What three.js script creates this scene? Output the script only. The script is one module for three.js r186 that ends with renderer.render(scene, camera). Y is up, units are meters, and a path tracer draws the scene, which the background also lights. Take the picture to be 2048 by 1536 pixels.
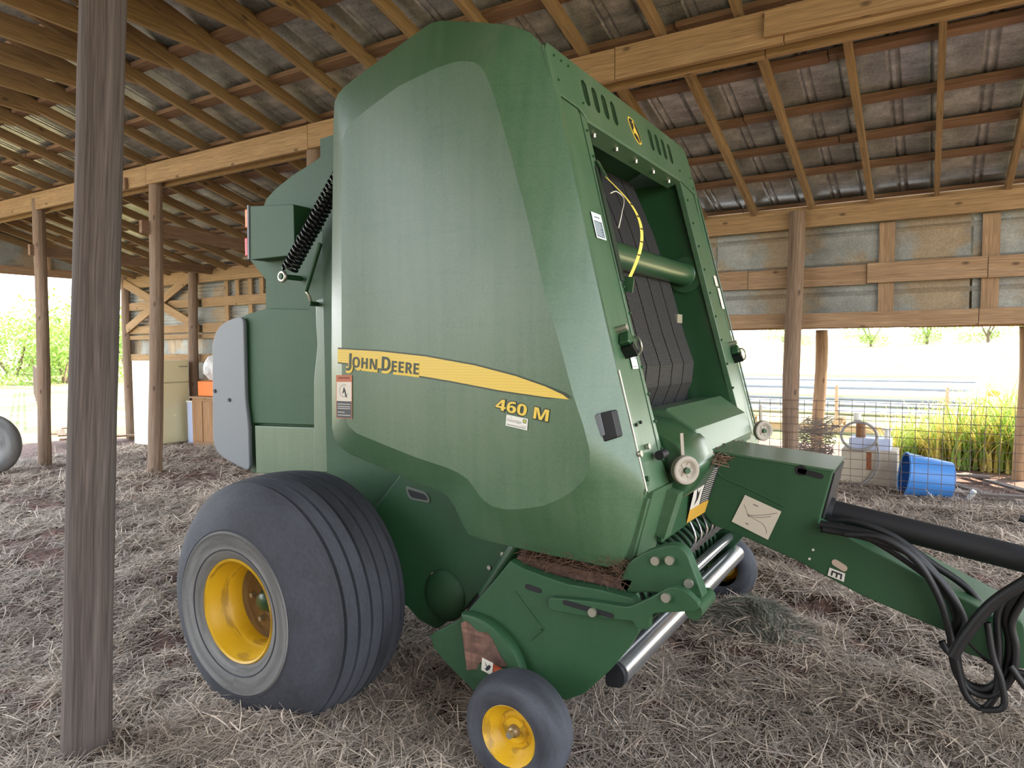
import * as THREE from 'three';
import { mergeGeometries, toCreasedNormals, mergeVertices } from 'three/addons/utils/BufferGeometryUtils.js';
import { RoundedBoxGeometry } from 'three/addons/geometries/RoundedBoxGeometry.js';
import { TextGeometry } from 'three/addons/geometries/TextGeometry.js';
import { FontLoader } from 'three/addons/loaders/FontLoader.js';

// ---------------------------------------------------------------- camera, sky, sun, exposure
const scene = new THREE.Scene();
const camera = new THREE.PerspectiveCamera(2 * Math.atan(768 / 1385) * 180 / Math.PI, 4 / 3, 0.05, 400);
camera.position.set(0, 1.58, 0);
camera.rotation.order = 'YXZ';
camera.rotation.set(THREE.MathUtils.degToRad(-2.92), THREE.MathUtils.degToRad(31.5), THREE.MathUtils.degToRad(-0.38));
const renderer = new THREE.WebGLRenderer();
renderer.toneMapping = THREE.LinearToneMapping;
renderer.toneMappingExposure = 6.0;
renderer.shadowMap.enabled = true;
{
  const W = 256, H = 128, d = new Float32Array(W * H * 4);
  for (let j = 0; j < H; j++) for (let i = 0; i < W; i++) {
    const el = Math.max(0, ((j + 0.5) / H - 0.5) * 2), k = Math.pow(1 - el, 2.2), o = (j * W + i) * 4;
    d[o] = 0.62 + 0.42 * k; d[o + 1] = 0.78 + 0.26 * k; d[o + 2] = 1.0 + 0.03 * k; d[o + 3] = 1;
  }
  const t = new THREE.DataTexture(d, W, H, THREE.RGBAFormat, THREE.FloatType);
  t.mapping = THREE.EquirectangularReflectionMapping; t.magFilter = THREE.LinearFilter; t.needsUpdate = true;
  scene.background = t; scene.environment = t;
}
const sun = new THREE.DirectionalLight(0xfff1d8, 4.2);
sun.position.set(11, 34, -20); sun.target.position.set(-4, 0, -4);
sun.castShadow = true; sun.shadow.mapSize.set(4096, 4096);
Object.assign(sun.shadow.camera, { left: -40, right: 40, top: 40, bottom: -40, near: 1, far: 140 });
scene.add(sun, sun.target);

// ---------------------------------------------------------------- helpers
function rng(seed) { let s = seed >>> 0; return () => { s = (s + 0x6D2B79F5) | 0; let t = Math.imul(s ^ (s >>> 15), 1 | s); t = (t + Math.imul(t ^ (t >>> 7), 61 | t)) ^ t; return ((t ^ (t >>> 14)) >>> 0) / 4294967296; }; }
const hash2 = (x, y, s) => { let h = Math.imul(x, 374761393) + Math.imul(y, 668265263) + Math.imul(s, 974634541); h = Math.imul(h ^ (h >>> 13), 1274126177); return ((h ^ (h >>> 16)) >>> 0) / 4294967296; };
function vnoise(x, y, s, px = 0, py = 0) {
  const x0 = Math.floor(x), y0 = Math.floor(y), fx = x - x0, fy = y - y0, m = (a, p) => p ? ((a % p) + p) % p : a;
  const u = fx * fx * (3 - 2 * fx), v = fy * fy * (3 - 2 * fy);
  const a = hash2(m(x0, px), m(y0, py), s), b = hash2(m(x0 + 1, px), m(y0, py), s), c = hash2(m(x0, px), m(y0 + 1, py), s), d = hash2(m(x0 + 1, px), m(y0 + 1, py), s);
  return a + (b - a) * u + (c - a) * v + (a - b - c + d) * u * v;
}
function fbm(x, y, s, oct = 4, px = 0, py = 0) { let a = 0, w = 0.5, t = 0; for (let i = 0; i < oct; i++) { a += w * vnoise(x, y, s + i * 17, px, py); t += w; w *= 0.5; x *= 2; y *= 2; px *= 2; py *= 2; } return a / t; }
const lerp = (a, b, t) => a + (b - a) * t, clamp = (v, a = 0, b = 1) => Math.min(b, Math.max(a, v)), sm = (a, b, v) => { const t = clamp((v - a) / (b - a)); return t * t * (3 - 2 * t); };
function tex(w, h, fn, srgb = true, rx = 1, ry = 1) {
  const d = new Uint8Array(w * h * 4);
  for (let j = 0; j < h; j++) for (let i = 0; i < w; i++) { const c = fn(i / w, j / h), o = (j * w + i) * 4; for (let k = 0; k < 3; k++) d[o + k] = clamp(c[k], 0, 255); d[o + 3] = 255; }
  const t = new THREE.DataTexture(d, w, h); t.wrapS = t.wrapT = THREE.RepeatWrapping; t.magFilter = THREE.LinearFilter; t.minFilter = THREE.LinearMipmapLinearFilter; t.generateMipmaps = true;
  if (srgb) t.colorSpace = THREE.SRGBColorSpace; t.repeat.set(rx, ry); t.needsUpdate = true; return t;
}
function canvasTex(w, h, draw) { const c = document.createElement('canvas'); c.width = w; c.height = h; draw(c.getContext('2d'), w, h); const t = new THREE.CanvasTexture(c); t.colorSpace = THREE.SRGBColorSpace; return t; }
const std = (o) => new THREE.MeshStandardMaterial(o);

// ---------------------------------------------------------------- textures
// wood: grain runs along u (metres), repeats every 2 m by 0.5 m
const woodCol = (seed, a, b, c, knots) => tex(512, 256, (u, v) => {
  const warp = fbm(u * 4, v * 4, seed, 3, 4, 4) * 0.25;
  const g = fbm(u * 6, (v + warp * 0.25) * 64, seed + 5, 3, 6, 64), s = fbm(u * 3, v * 6, seed + 9, 4, 3, 6);
  let k = clamp(0.15 + 0.75 * g + 0.5 * (s - 0.5));
  const fine = vnoise(u * 24, v * 200, seed + 21, 24, 200);
  const m = sm(0.58, 0.72, s), d = 0.86 + 0.22 * fine;
  let r = [0, 1, 2].map((i) => lerp(lerp(b[i], a[i], k), c[i], m * 0.55) * d);
  if (knots) { const kx = (u * 2 + 0.3) % 1 - 0.5, ky = (v * 2 + 0.2) % 1 - 0.5, q = Math.hypot(kx * 6, ky * 3); if (q < 0.22) r = r.map((e) => e * (0.55 + 1.6 * q)); }
  return r;
}, true, 0.5, 2);
const T = {
  rafter: woodCol(11, [172, 144, 104], [110, 86, 58], [146, 114, 80], true),
  purlin: woodCol(23, [160, 128, 102], [102, 78, 60], [138, 106, 82], false),
  post: woodCol(37, [128, 116, 110], [62, 54, 50], [98, 80, 72], false),
  pale: woodCol(51, [188, 160, 126], [128, 98, 72], [150, 122, 98], true),
  header: woodCol(67, [186, 154, 112], [126, 98, 66], [160, 126, 88], true),
  pole: woodCol(83, [168, 146, 124], [96, 76, 62], [128, 100, 80], true),
};
const galvTex = tex(512, 512, (u, v) => { const n = fbm(u * 6, v * 6, 71, 5, 6, 6), f = vnoise(u * 90, v * 90, 72, 90, 90), st = fbm(u * 3, v * 24, 73, 3, 3, 24); const k = 0.62 + 0.5 * (n - 0.5) + 0.12 * (f - 0.5) + 0.25 * (st - 0.5); return [212 * k + 30, 215 * k + 30, 216 * k + 30]; }, true, 1, 1);
const sidingTex = tex(512, 512, (u, v) => { const n = fbm(u * 5, v * 8, 171, 5, 5, 8), f = vnoise(u * 120, v * 120, 172, 120, 120), r = sm(0.45, 0.68, fbm(u * 4, v * 4, 175, 4, 4, 4)); const k = 0.85 + 0.35 * (n - 0.5) + 0.12 * (f - 0.5); return [lerp(168, 176, r) * k, lerp(170, 156, r) * k, lerp(164, 128, r) * k]; }, true, 0.7, 0.7);
const rustTex = tex(256, 256, (u, v) => { const n = fbm(u * 8, v * 8, 81, 5, 8, 8); return [lerp(96, 178, n), lerp(58, 104, n), lerp(40, 66, n)]; });
// dusty green paint: fine dust film with blotches, faint wiped streaks
const greenTex = (seed, dust, base) => tex(512, 512, (u, v) => {
  const n = fbm(u * 4, v * 4, seed, 5, 4, 4), f = vnoise(u * 220, v * 220, seed + 3, 220, 220), st = fbm(u * 40, v * 3, seed + 7, 3, 40, 3), wp = sm(0.66, 0.74, fbm(u * 3, v * 60, seed + 9, 3, 3, 60));
  const k = clamp(dust * (0.55 + 0.7 * n + 0.35 * (f - 0.5) + 0.4 * (st - 0.5) - 0.1 * wp));
  return [lerp(base[0], 140, k), lerp(base[1], 140, k), lerp(base[2], 122, k)];
});
const gDusty = greenTex(91, 0.36, [30, 76, 42]), gClean = greenTex(191, 0.14, [22, 66, 34]);
const soilTex = tex(1024, 1024, (u, v) => { const n = fbm(u * 8, v * 8, 101, 6, 8, 8), f = fbm(u * 90, v * 90, 102, 3, 90, 90), h = vnoise(u * 30, v * 260, 103, 30, 260) * vnoise(u * 220, v * 40, 104, 220, 40); const k = 0.55 + 0.7 * n * f + 0.55 * h; return [104 * k + 10, 78 * k + 8, 66 * k + 8]; }, true, 0.35, 0.35);
const soilBump = tex(512, 512, (u, v) => { const k = 255 * fbm(u * 40, v * 40, 106, 4, 40, 40); return [k, k, k]; }, false, 0.6, 0.6);
const fieldTex = tex(512, 512, (u, v) => { const n = fbm(u * 6, v * 6, 111, 6, 6, 6), f = vnoise(u * 120, v * 120, 112, 120, 120), g = sm(0.5, 0.66, fbm(u * 9, v * 9, 113, 4, 9, 9)); const k = 0.7 + 0.4 * n + 0.22 * (f - 0.5); return [lerp(150, 112, g) * k, lerp(135, 120, g) * k, lerp(96, 64, g) * k]; }, true, 0.08, 0.08);
const rubberDustTex = tex(512, 512, (u, v) => { const n = fbm(u * 5, v * 5, 141, 5, 5, 5), f = vnoise(u * 150, v * 150, 142, 150, 150), k = 0.9 + 0.6 * (n - 0.5) + 0.12 * (f - 0.5); return [122 * k, 121 * k, 119 * k]; }, true, 1.5, 1.5);
const rubberTex = tex(512, 512, (u, v) => { const n = fbm(u * 5, v * 5, 121, 5, 5, 5), f = vnoise(u * 150, v * 150, 122, 150, 150); const k = 0.62 + 0.85 * (n - 0.35) + 0.15 * (f - 0.5); return [58 * k + 14, 59 * k + 15, 64 * k + 18]; }, true, 1.5, 1.5);
const beltBump = tex(256, 256, (u, v) => { const a = Math.sin((u + v) * Math.PI * 2 * 8), b = Math.sin((u - v) * Math.PI * 2 * 8); const k = 128 + 110 * Math.max(a, b) * 0.9; return [k, k, k]; }, false, 6, 6);
const yellowTex = tex(256, 256, (u, v) => { const n = fbm(u * 5, v * 5, 131, 5, 5, 5), d = sm(0.56, 0.7, n); return [lerp(214, 150, d * 0.6), lerp(168, 116, d * 0.6), lerp(28, 44, d * 0.6)]; }, true, 2, 2);

// ---------------------------------------------------------------- materials
const M = {
  rafter: std({ map: T.rafter, roughness: 0.85 }), purlin: std({ map: T.purlin, roughness: 0.88 }), post: std({ map: T.post, roughness: 0.95, bumpMap: T.post, bumpScale: 0.004 }),
  pole: std({ map: T.pole, roughness: 0.92, bumpMap: T.pole, bumpScale: 0.006 }), pale: std({ map: T.pale, roughness: 0.9 }), header: std({ map: T.header, roughness: 0.85 }),
  galv: std({ map: galvTex, metalness: 0.4, roughness: 0.3 }), gable: std({ map: sidingTex, color: 0xffffff, roughness: 0.7 }), siding: std({ map: sidingTex, metalness: 0.25, roughness: 0.6 }), rust: std({ map: rustTex, roughness: 0.9 }),
  green: new THREE.MeshPhysicalMaterial({ map: gDusty, roughness: 0.48, clearcoat: 0.62, clearcoatRoughness: 0.28 }), greenC: new THREE.MeshPhysicalMaterial({ map: gClean, roughness: 0.4, clearcoat: 0.7, clearcoatRoughness: 0.22 }),
  dustyRubber: std({ map: rubberDustTex, roughness: 0.85 }), greenMat: std({ map: gClean, roughness: 0.6 }), black: std({ color: 0x14151a, roughness: 0.55 }), blackGloss: std({ color: 0x101114, roughness: 0.28 }),
  rubber: std({ map: rubberTex, roughness: 0.8 }), hose: std({ color: 0x0b0b0d, roughness: 0.55 }), ptoShield: std({ color: 0x0f0f11, roughness: 0.65 }),
  rimDirt: std({ map: tex(256, 256, (u, v) => { const n = fbm(u * 6, v * 6, 151, 5, 6, 6); return [lerp(96, 150, n), lerp(74, 116, n), lerp(44, 58, n)]; }, true, 2, 2), roughness: 0.8 }), yellow: std({ map: yellowTex, roughness: 0.45 }), decalYellow: std({ color: 0xe2c24a, roughness: 0.4 }), decalDark: std({ color: 0x2c3a2e, roughness: 0.45 }),
  steel: std({ color: 0xc9ccd2, metalness: 0.9, roughness: 0.22 }), zinc: std({ color: 0xb9b6a8, metalness: 0.85, roughness: 0.4 }), greyPlastic: std({ color: 0x70757a, roughness: 0.5 }), pulley: std({ color: 0x9a9184, roughness: 0.6 }),
  belt: std({ color: 0x141417, roughness: 0.6, bumpMap: beltBump, bumpScale: 0.004 }), beltPlain: std({ color: 0x15161b, roughness: 0.45 }),
  orange: std({ color: 0xe8741c, roughness: 0.35 }), red: std({ color: 0xc8202e, roughness: 0.3 }), white: std({ color: 0xdedcd2, roughness: 0.5 }), paper: std({ color: 0xd8d6cc, roughness: 0.5 }),
  cream: std({ color: 0xe6dcb0, roughness: 0.4 }), creamSide: std({ color: 0xeee8d6, roughness: 0.45 }), soil: std({ map: soilTex, roughness: 1, bumpMap: soilBump, bumpScale: 0.02 }), field: std({ map: fieldTex, roughness: 1 }),
  blue: std({ color: 0x3f7cc0, roughness: 0.5 }), concrete: std({ color: 0xb4a896, roughness: 0.9 }), wire: std({ color: 0x6d5f57, roughness: 0.7, metalness: 0.4 }), hoseGrey: std({ color: 0x8d8a88, roughness: 0.6 }),
  leaf: new THREE.MeshPhysicalMaterial({ color: 0x86a446, roughness: 0.8, transmission: 0.35, thickness: 0, side: THREE.DoubleSide }), leafDry: new THREE.MeshPhysicalMaterial({ color: 0xd2c268, roughness: 0.85, transmission: 0.35, thickness: 0, side: THREE.DoubleSide }),
  bark: std({ color: 0x6b5a4a, roughness: 0.95 }), hay: std({ color: 0xffffff, roughness: 0.9, side: THREE.DoubleSide }), dryGrass: std({ color: 0x7a5a40, roughness: 0.95, side: THREE.DoubleSide }),
  alu: std({ color: 0xd4d8de, metalness: 0.85, roughness: 0.3 }), box: std({ color: 0xb9c2dc, roughness: 0.6 }), motor: std({ color: 0x8a6240, roughness: 0.7 }), bag: new THREE.MeshPhysicalMaterial({ color: 0xf4f4f4, roughness: 0.5, transmission: 0.4, thickness: 0, side: THREE.DoubleSide }),
  cabinet: std({ map: T.pale, color: 0xf0d8b8, roughness: 0.7 }), orangeBox: std({ color: 0xe07a35, roughness: 0.6 }), warnRed: std({ color: 0xb4512e, roughness: 0.6 }),
};

// ---------------------------------------------------------------- geometry helpers
const used = {};
function numbered(n) { const k = used[n] = (used[n] ?? -1) + 1; return k ? n + '_' + String(k).padStart(3, '0') : n; }
function add(o, parent) { o.castShadow = o.receiveShadow = true; parent.add(o); return o; }
function part(name, geo, mat, parent, label) { const m = new THREE.Mesh(geo, mat); m.name = name; if (label) m.userData.label = label; return add(m, parent); }
function tag(o, label, category, group) { o.userData.label = label; o.userData.category = category; if (group) o.userData.group = group; return o; }
function thing(name, label, category, pos = [0, 0, 0], ry = 0, group) { const g = new THREE.Group(); g.name = numbered(name); g.position.set(...pos); g.rotation.y = ry; tag(g, label, category, group); scene.add(g); return g; }
function solo(name, geo, mat, label, category, pos = [0, 0, 0], ry = 0, group) { const m = new THREE.Mesh(geo, mat); m.name = numbered(name); m.position.set(...pos); m.rotation.y = ry; tag(m, label, category, group); return add(m, scene); }
function structure(name, label) { const g = new THREE.Group(); g.name = name; g.userData.kind = 'structure'; g.userData.label = label; g.userData.category = 'structure'; scene.add(g); return g; }
// box with uv in metres, grain (u) along the longest side; bevel-free boards
function bx(w, h, d, cx = 0, cy = 0, cz = 0, off = 0) {
  const g = new THREE.BoxGeometry(w, h, d), p = g.attributes.position, n = g.attributes.normal, uv = g.attributes.uv, L = Math.max(w, h, d), ax = w === L ? 0 : h === L ? 1 : 2;
  for (let i = 0; i < p.count; i++) {
    const P = [p.getX(i), p.getY(i), p.getZ(i)], N = [Math.abs(n.getX(i)), Math.abs(n.getY(i)), Math.abs(n.getZ(i))], face = N.indexOf(Math.max(...N));
    const rest = [0, 1, 2].filter((a) => a !== face); const ua = rest.includes(ax) ? ax : rest[0], va = rest.find((a) => a !== ua);
    uv.setXY(i, P[ua] + off * 1.37, P[va] + off * 0.53);
  }
  return g.translate(cx, cy, cz);
}
// a board of given section between two points (section: w sideways, h upwards)
function board(a, b, w, h, off = 0, roll = 0) {
  const A = new THREE.Vector3(...a), B = new THREE.Vector3(...b), d = B.clone().sub(A), len = d.length(); d.normalize();
  const up = Math.abs(d.y) > 0.95 ? new THREE.Vector3(0, 0, 1) : new THREE.Vector3(0, 1, 0), side = up.clone().cross(d).normalize(), u = d.clone().cross(side).normalize();
  const g = bx(w, h, len, 0, 0, 0, off); if (roll) g.rotateZ(roll);
  return g.applyMatrix4(new THREE.Matrix4().makeBasis(side, u, d).setPosition(A.add(B).multiplyScalar(0.5)));
}
function tube(pts, r, seg = 40, rad = 8, closed = false) { return new THREE.TubeGeometry(new THREE.CatmullRomCurve3(pts.map((p) => new THREE.Vector3(...p)), closed, 'centripetal'), seg, r, rad, closed); }
function rod(a, b, r, rad = 12, r2 = r) { const A = new THREE.Vector3(...a), B = new THREE.Vector3(...b), d = B.clone().sub(A); const g = new THREE.CylinderGeometry(r2, r, d.length(), rad); g.applyQuaternion(new THREE.Quaternion().setFromUnitVectors(new THREE.Vector3(0, 1, 0), d.clone().normalize())); return g.translate((A.x + (B.x - A.x) / 2), (A.y + B.y) / 2, (A.z + B.z) / 2); }
function shape(pts, holes = []) { const s = new THREE.Shape(pts.map((p) => new THREE.Vector2(p[0], p[1]))); for (const h of holes) s.holes.push(new THREE.Path(h.map((p) => new THREE.Vector2(p[0], p[1])))); return s; }
function ext(pts, z0, z1, bevel = 0, holes = []) { const g = new THREE.ExtrudeGeometry(shape(pts, holes), { depth: z1 - z0 - 2 * bevel, bevelEnabled: bevel > 0, bevelSize: bevel, bevelThickness: bevel, bevelOffset: -bevel, bevelSegments: 2, curveSegments: 12 }); return g.translate(0, 0, z0 + bevel); }
// rounded polygon corners
function roundPoly(pts, r, seg = 4) { const out = []; const n = pts.length; for (let i = 0; i < n; i++) { const p = pts[i], a = pts[(i + n - 1) % n], b = pts[(i + 1) % n]; const la = Math.hypot(a[0] - p[0], a[1] - p[1]), lb = Math.hypot(b[0] - p[0], b[1] - p[1]), q = Math.min(r, la * 0.45, lb * 0.45); const A = [p[0] + (a[0] - p[0]) * q / la, p[1] + (a[1] - p[1]) * q / la], B = [p[0] + (b[0] - p[0]) * q / lb, p[1] + (b[1] - p[1]) * q / lb]; for (let k = 0; k <= seg; k++) { const t = k / seg; out.push([(1 - t) * (1 - t) * A[0] + 2 * t * (1 - t) * p[0] + t * t * B[0], (1 - t) * (1 - t) * A[1] + 2 * t * (1 - t) * p[1] + t * t * B[1]]); } } return out; }
function slotPts(cx, cy, ang, len, w, seg = 6) { const out = [], c = Math.cos(ang), s = Math.sin(ang); for (let e = 0; e < 2; e++) for (let k = 0; k <= seg; k++) { const a = -Math.PI / 2 + Math.PI * k / seg + e * Math.PI, x = (e ? -1 : 1) * (len - w) / 2 + Math.cos(a) * w / 2, y = Math.sin(a) * w / 2; out.push([cx + x * c - y * s, cy + x * s + y * c]); } return out; }
// a quad plate (decal) from four corners, uv 0..1, corners in order top-left, top-right, bottom-right, bottom-left
function quad(a, b, c, d) { const g = new THREE.BufferGeometry(); g.setAttribute('position', new THREE.Float32BufferAttribute([...a, ...b, ...c, ...d], 3)); g.setAttribute('uv', new THREE.Float32BufferAttribute([0, 1, 1, 1, 1, 0, 0, 0], 2)); g.setIndex([0, 2, 1, 0, 3, 2]); g.computeVertexNormals(); return g; }
const lathe = (pts, seg = 64) => new THREE.LatheGeometry(pts.map((p) => new THREE.Vector2(p[0], p[1])), seg).rotateX(Math.PI / 2);

// ---------------------------------------------------------------- outlines of the baler's plates (metres, x forward, y up)
const SHO = [[-0.322,2.473,0.93],[-0.316,2.604,0.93],[-0.308,2.679,0.93],[-0.285,2.712,0.93],[-0.242,2.738,0.93],[0.006,2.82,0.93],[0.19,2.882,0.925],[0.23,2.896,0.92],[0.288,2.892,0.92],[0.438,2.853,0.91],[0.57,2.815,0.9],[0.63,2.791,0.89],[0.672,2.767,0.88],[0.701,2.731,0.87],[0.768,2.541,0.87],[0.84,2.237,0.87],[0.911,1.939,0.87],[0.974,1.682,0.87],[1.029,1.465,0.87],[1.083,1.256,0.87],[1.115,1.131,0.87],[1.127,1.083,0.87],[1.112,1.028,0.87],[1.08,0.915,0.87],[1.053,0.825,0.87],[1.03,0.793,0.87],[0.985,0.776,0.88],[0.894,0.783,0.89],[0.756,0.791,0.9],[0.599,0.802,0.91],[0.447,0.815,0.92],[0.388,0.827,0.92],[0.358,0.869,0.92],[0.325,0.934,0.925],[0.294,0.975,0.93],[0.255,0.99,0.93],[0.095,1.023,0.93],[-0.074,1.065,0.93],[-0.253,1.109,0.93],[-0.315,1.137,0.93],[-0.349,1.171,0.93],[-0.363,1.223,0.93],[-0.357,1.579,0.93],[-0.341,2.031,0.93]];
const SHI = [[-0.214,2.38],[-0.211,2.475],[-0.192,2.521],[-0.156,2.551],[-0.075,2.584],[0.11,2.65],[0.298,2.68],[0.359,2.684],[0.407,2.684],[0.453,2.675],[0.486,2.663],[0.511,2.644],[0.533,2.614],[0.553,2.57],[0.581,2.498],[0.645,2.294],[0.714,2.057],[0.783,1.784],[0.84,1.61],[0.898,1.414],[0.937,1.308],[0.962,1.221],[0.964,1.159],[0.94,1.112],[0.895,1.068],[0.844,1.033],[0.771,0.999],[0.685,0.978],[0.608,0.967],[0.551,0.972],[0.516,0.988],[0.488,1.01],[0.465,1.037],[0.434,1.068],[0.386,1.09],[0.332,1.105],[0.17,1.135],[0.007,1.174],[-0.16,1.216],[-0.201,1.244],[-0.23,1.292],[-0.241,1.358],[-0.237,1.601],[-0.227,2.016]];
const STRIPE = [[-0.259,1.584],[-0.01,1.572],[0.232,1.551],[0.477,1.516],[0.658,1.478],[0.785,1.442],[0.857,1.414],[0.883,1.397],[0.785,1.403],[0.591,1.422],[0.356,1.454],[0.098,1.484],[-0.068,1.508],[-0.215,1.522],[-0.261,1.526]];
const JD = [[-0.207,1.511],[0.199,1.481],[0.2,1.54]];
const T460 = [[0.57,1.353],[0.793,1.317],[0.789,1.37]];
const WARN = [[-0.272,1.468],[-0.175,1.47],[-0.179,1.277],[-0.277,1.277]];
const STK = [[0.619,1.332],[0.713,1.319],[0.709,1.276],[0.614,1.29]];
const REFL = [[0.958,1.342],[1.028,1.361],[1.052,1.266],[0.981,1.24]];
const TAIL = [[-0.766,2.654],[-0.919,2.6],[-1.079,2.554],[-1.226,2.495],[-1.304,2.448],[-1.327,2.411],[-1.445,2.419],[-1.458,2.112],[-1.325,1.987],[-1.332,1.823],[-1.534,1.785],[-1.542,1.132],[-1.483,1.126],[-1.494,0.845],[-0.833,0.903],[-0.807,1.579]];
const LIGHTBOX = [[-1.318,2.393],[-0.912,2.348],[-0.921,2.084],[-1.33,2.092]];
const GREY = [[-1.451,1.781],[-1.565,1.769],[-1.67,1.733],[-1.73,1.675],[-1.753,1.599],[-1.774,1.033],[-1.743,0.964],[-1.668,0.924],[-1.43,0.863],[-1.432,1.143],[-1.453,1.29]];
const LOWPAN = [[-1.396,1.139],[-0.893,1.155],[-0.901,0.901],[-1.394,0.857]];
const RBOX = [[-1.486,1.782],[-1.286,1.819],[-0.873,1.802],[-0.892,1.164],[-1.48,1.145]];
const RAIL = [[-0.792,1.842],[-0.681,1.863],[-0.707,0.933],[-0.831,0.922],[-0.816,1.421],[-0.784,1.606],[-0.792,1.711]];
const TRI = [[-1.035,1.957],[-0.917,2.195],[-0.712,2.176],[-0.725,1.71],[-0.81,1.739]];
const SPR = [[-0.921,1.964],[-0.521,2.414]];
const DAMP = [[-0.679,2.12],[-0.792,1.883],[-0.772,1.82]];
const LOWSIDE = [[-0.141,0.99],[-0.309,0.809],[-0.406,0.593],[-0.359,0.45],[-0.107,0.366],[-0.039,0.315],[0.061,0.293],[0.212,0.407],[0.502,0.74],[0.415,0.801],[0.151,0.993]];
const LSLOT = [[-0.097,0.928],[0.021,0.912],[0.03,0.883],[-0.077,0.883]];
const LBUMP = [[0.101,0.471],[0.0,0.512]];
const FLARE = [[0.206,0.375],[0.241,0.404],[0.36,0.475],[0.403,0.521],[0.525,0.659],[0.607,0.758],[0.665,0.738],[0.783,0.719],[0.852,0.71],[0.986,0.712],[1.105,0.704],[1.132,0.676],[1.133,0.592],[1.086,0.509],[1.016,0.415],[0.922,0.312],[0.848,0.268],[0.759,0.265],[0.671,0.27],[0.424,0.198],[0.299,0.272],[0.229,0.324]];
const BRK = [[1.028,0.717],[1.065,0.806],[1.137,0.858],[1.22,0.893],[1.257,0.89],[1.282,0.867],[1.339,0.727],[1.333,0.69],[1.31,0.668],[1.193,0.718],[1.119,0.705],[1.065,0.688]];
const ARM = [[0.793,0.66],[0.956,0.676],[1.109,0.683],[1.182,0.727],[1.26,0.784],[1.311,0.779],[1.357,0.742],[1.347,0.715],[1.252,0.693],[1.187,0.675],[1.186,0.618],[1.137,0.613],[1.127,0.637],[0.956,0.617],[0.793,0.611]];
const BOLTS = [[1.256,0.88],[1.311,0.808],[1.255,0.754],[0.976,0.645],[1.038,0.782]];
const STRUT = [[1.122,1.043],[1.011,0.708]];
const TONG = [[1.125,1.12],[1.201,1.126],[1.66,1.093],[1.614,0.882],[1.706,0.833],[2.155,0.627],[2.286,0.544],[2.289,0.445],[2.065,0.51],[1.763,0.602],[1.541,0.697],[1.321,0.77],[1.182,0.806],[1.094,0.907]];
const TONGF = [[1.272,1.126],[1.615,1.035]];
const TSTK = [[1.32,0.954],[1.467,0.9],[1.415,0.774],[1.265,0.833]];
const TSEAM = [[1.197,1.083],[1.208,1.033],[1.34,0.977],[1.481,0.919]];
const THOLES = [[1.688,0.709],[1.656,0.665],[1.711,0.654],[1.59,0.757],[1.577,0.718],[1.536,1.079],[1.612,1.065]];
const PTO = [[1.597,0.884],[2.298,0.775]];
const HOSE1 = [[1.715,0.862],[1.834,0.865],[1.949,0.797],[2.029,0.663],[2.071,0.507],[2.12,0.326],[2.165,0.293],[2.203,0.357],[2.208,0.502],[2.207,0.661],[2.272,0.761]];
const HOSE2 = [[1.62,0.874],[1.797,0.858],[1.947,0.803],[2.093,0.604],[2.071,0.525],[2.106,0.366],[2.174,0.355],[2.23,0.433],[2.242,0.544],[2.228,0.631],[2.252,0.707],[2.292,0.785]];
const HOSE3 = [[2.071,0.489],[2.106,0.569],[2.182,0.699],[2.283,0.803]];
const HOSE4 = [[2.24,0.473],[2.269,0.428],[2.298,0.391]];
const HANDLE = [[2.037,0.512],[2.053,0.484],[2.072,0.47]];
const HOOD = [[0.868,1.232],[0.923,1.079],[0.972,0.975],[1.247,1.308],[1.292,1.23],[1.114,1.105]];
// ---------------------------------------------------------------- ground
// gentle fall towards the far left, hay mounds and wheel-worn hollows
function groundY(x, z) {
  let y = -0.22 * sm(-9.5, -13.5, x) - 0.12 * sm(-10.5, -14, z) - 0.08 * sm(3, 6, z);
  const inside = sm(-14.2, -12.8, x) * sm(-9.6, -8.6, z);
  y += inside * (0.085 * (fbm(x * 1.3 + 40, z * 1.3 + 40, 301, 4) - 0.5) + 0.075 * (fbm(x * 4 + 9, z * 7 + 5, 302, 3) - 0.5) + 0.03 * (fbm(x * 13 + 9, z * 17 + 5, 303, 2) - 0.5));
  const bump = (cx, cz, rx, rz, h) => { const q = ((x - cx) / rx) ** 2 + ((z - cz) / rz) ** 2; return q < 4 ? h * Math.exp(-q * 1.6) : 0; };
  y += bump(-0.82, -3.85, 0.34, 0.26, 0.15) + bump(-0.35, -4.5, 0.5, 0.3, 0.08) + bump(-0.95, -4.75, 0.3, 0.25, 0.08) + bump(0.1, -3.4, 0.5, 0.4, 0.06) + bump(0.6, -7.6, 0.9, 0.35, 0.1) + bump(-1.9, -1.2, 0.5, 0.3, 0.04);
  y -= bump(-0.95, -2.05, 0.3, 0.16, 0.05) + bump(-0.6, -2.6, 0.35, 0.15, 0.04);
  return y;
}
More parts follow.
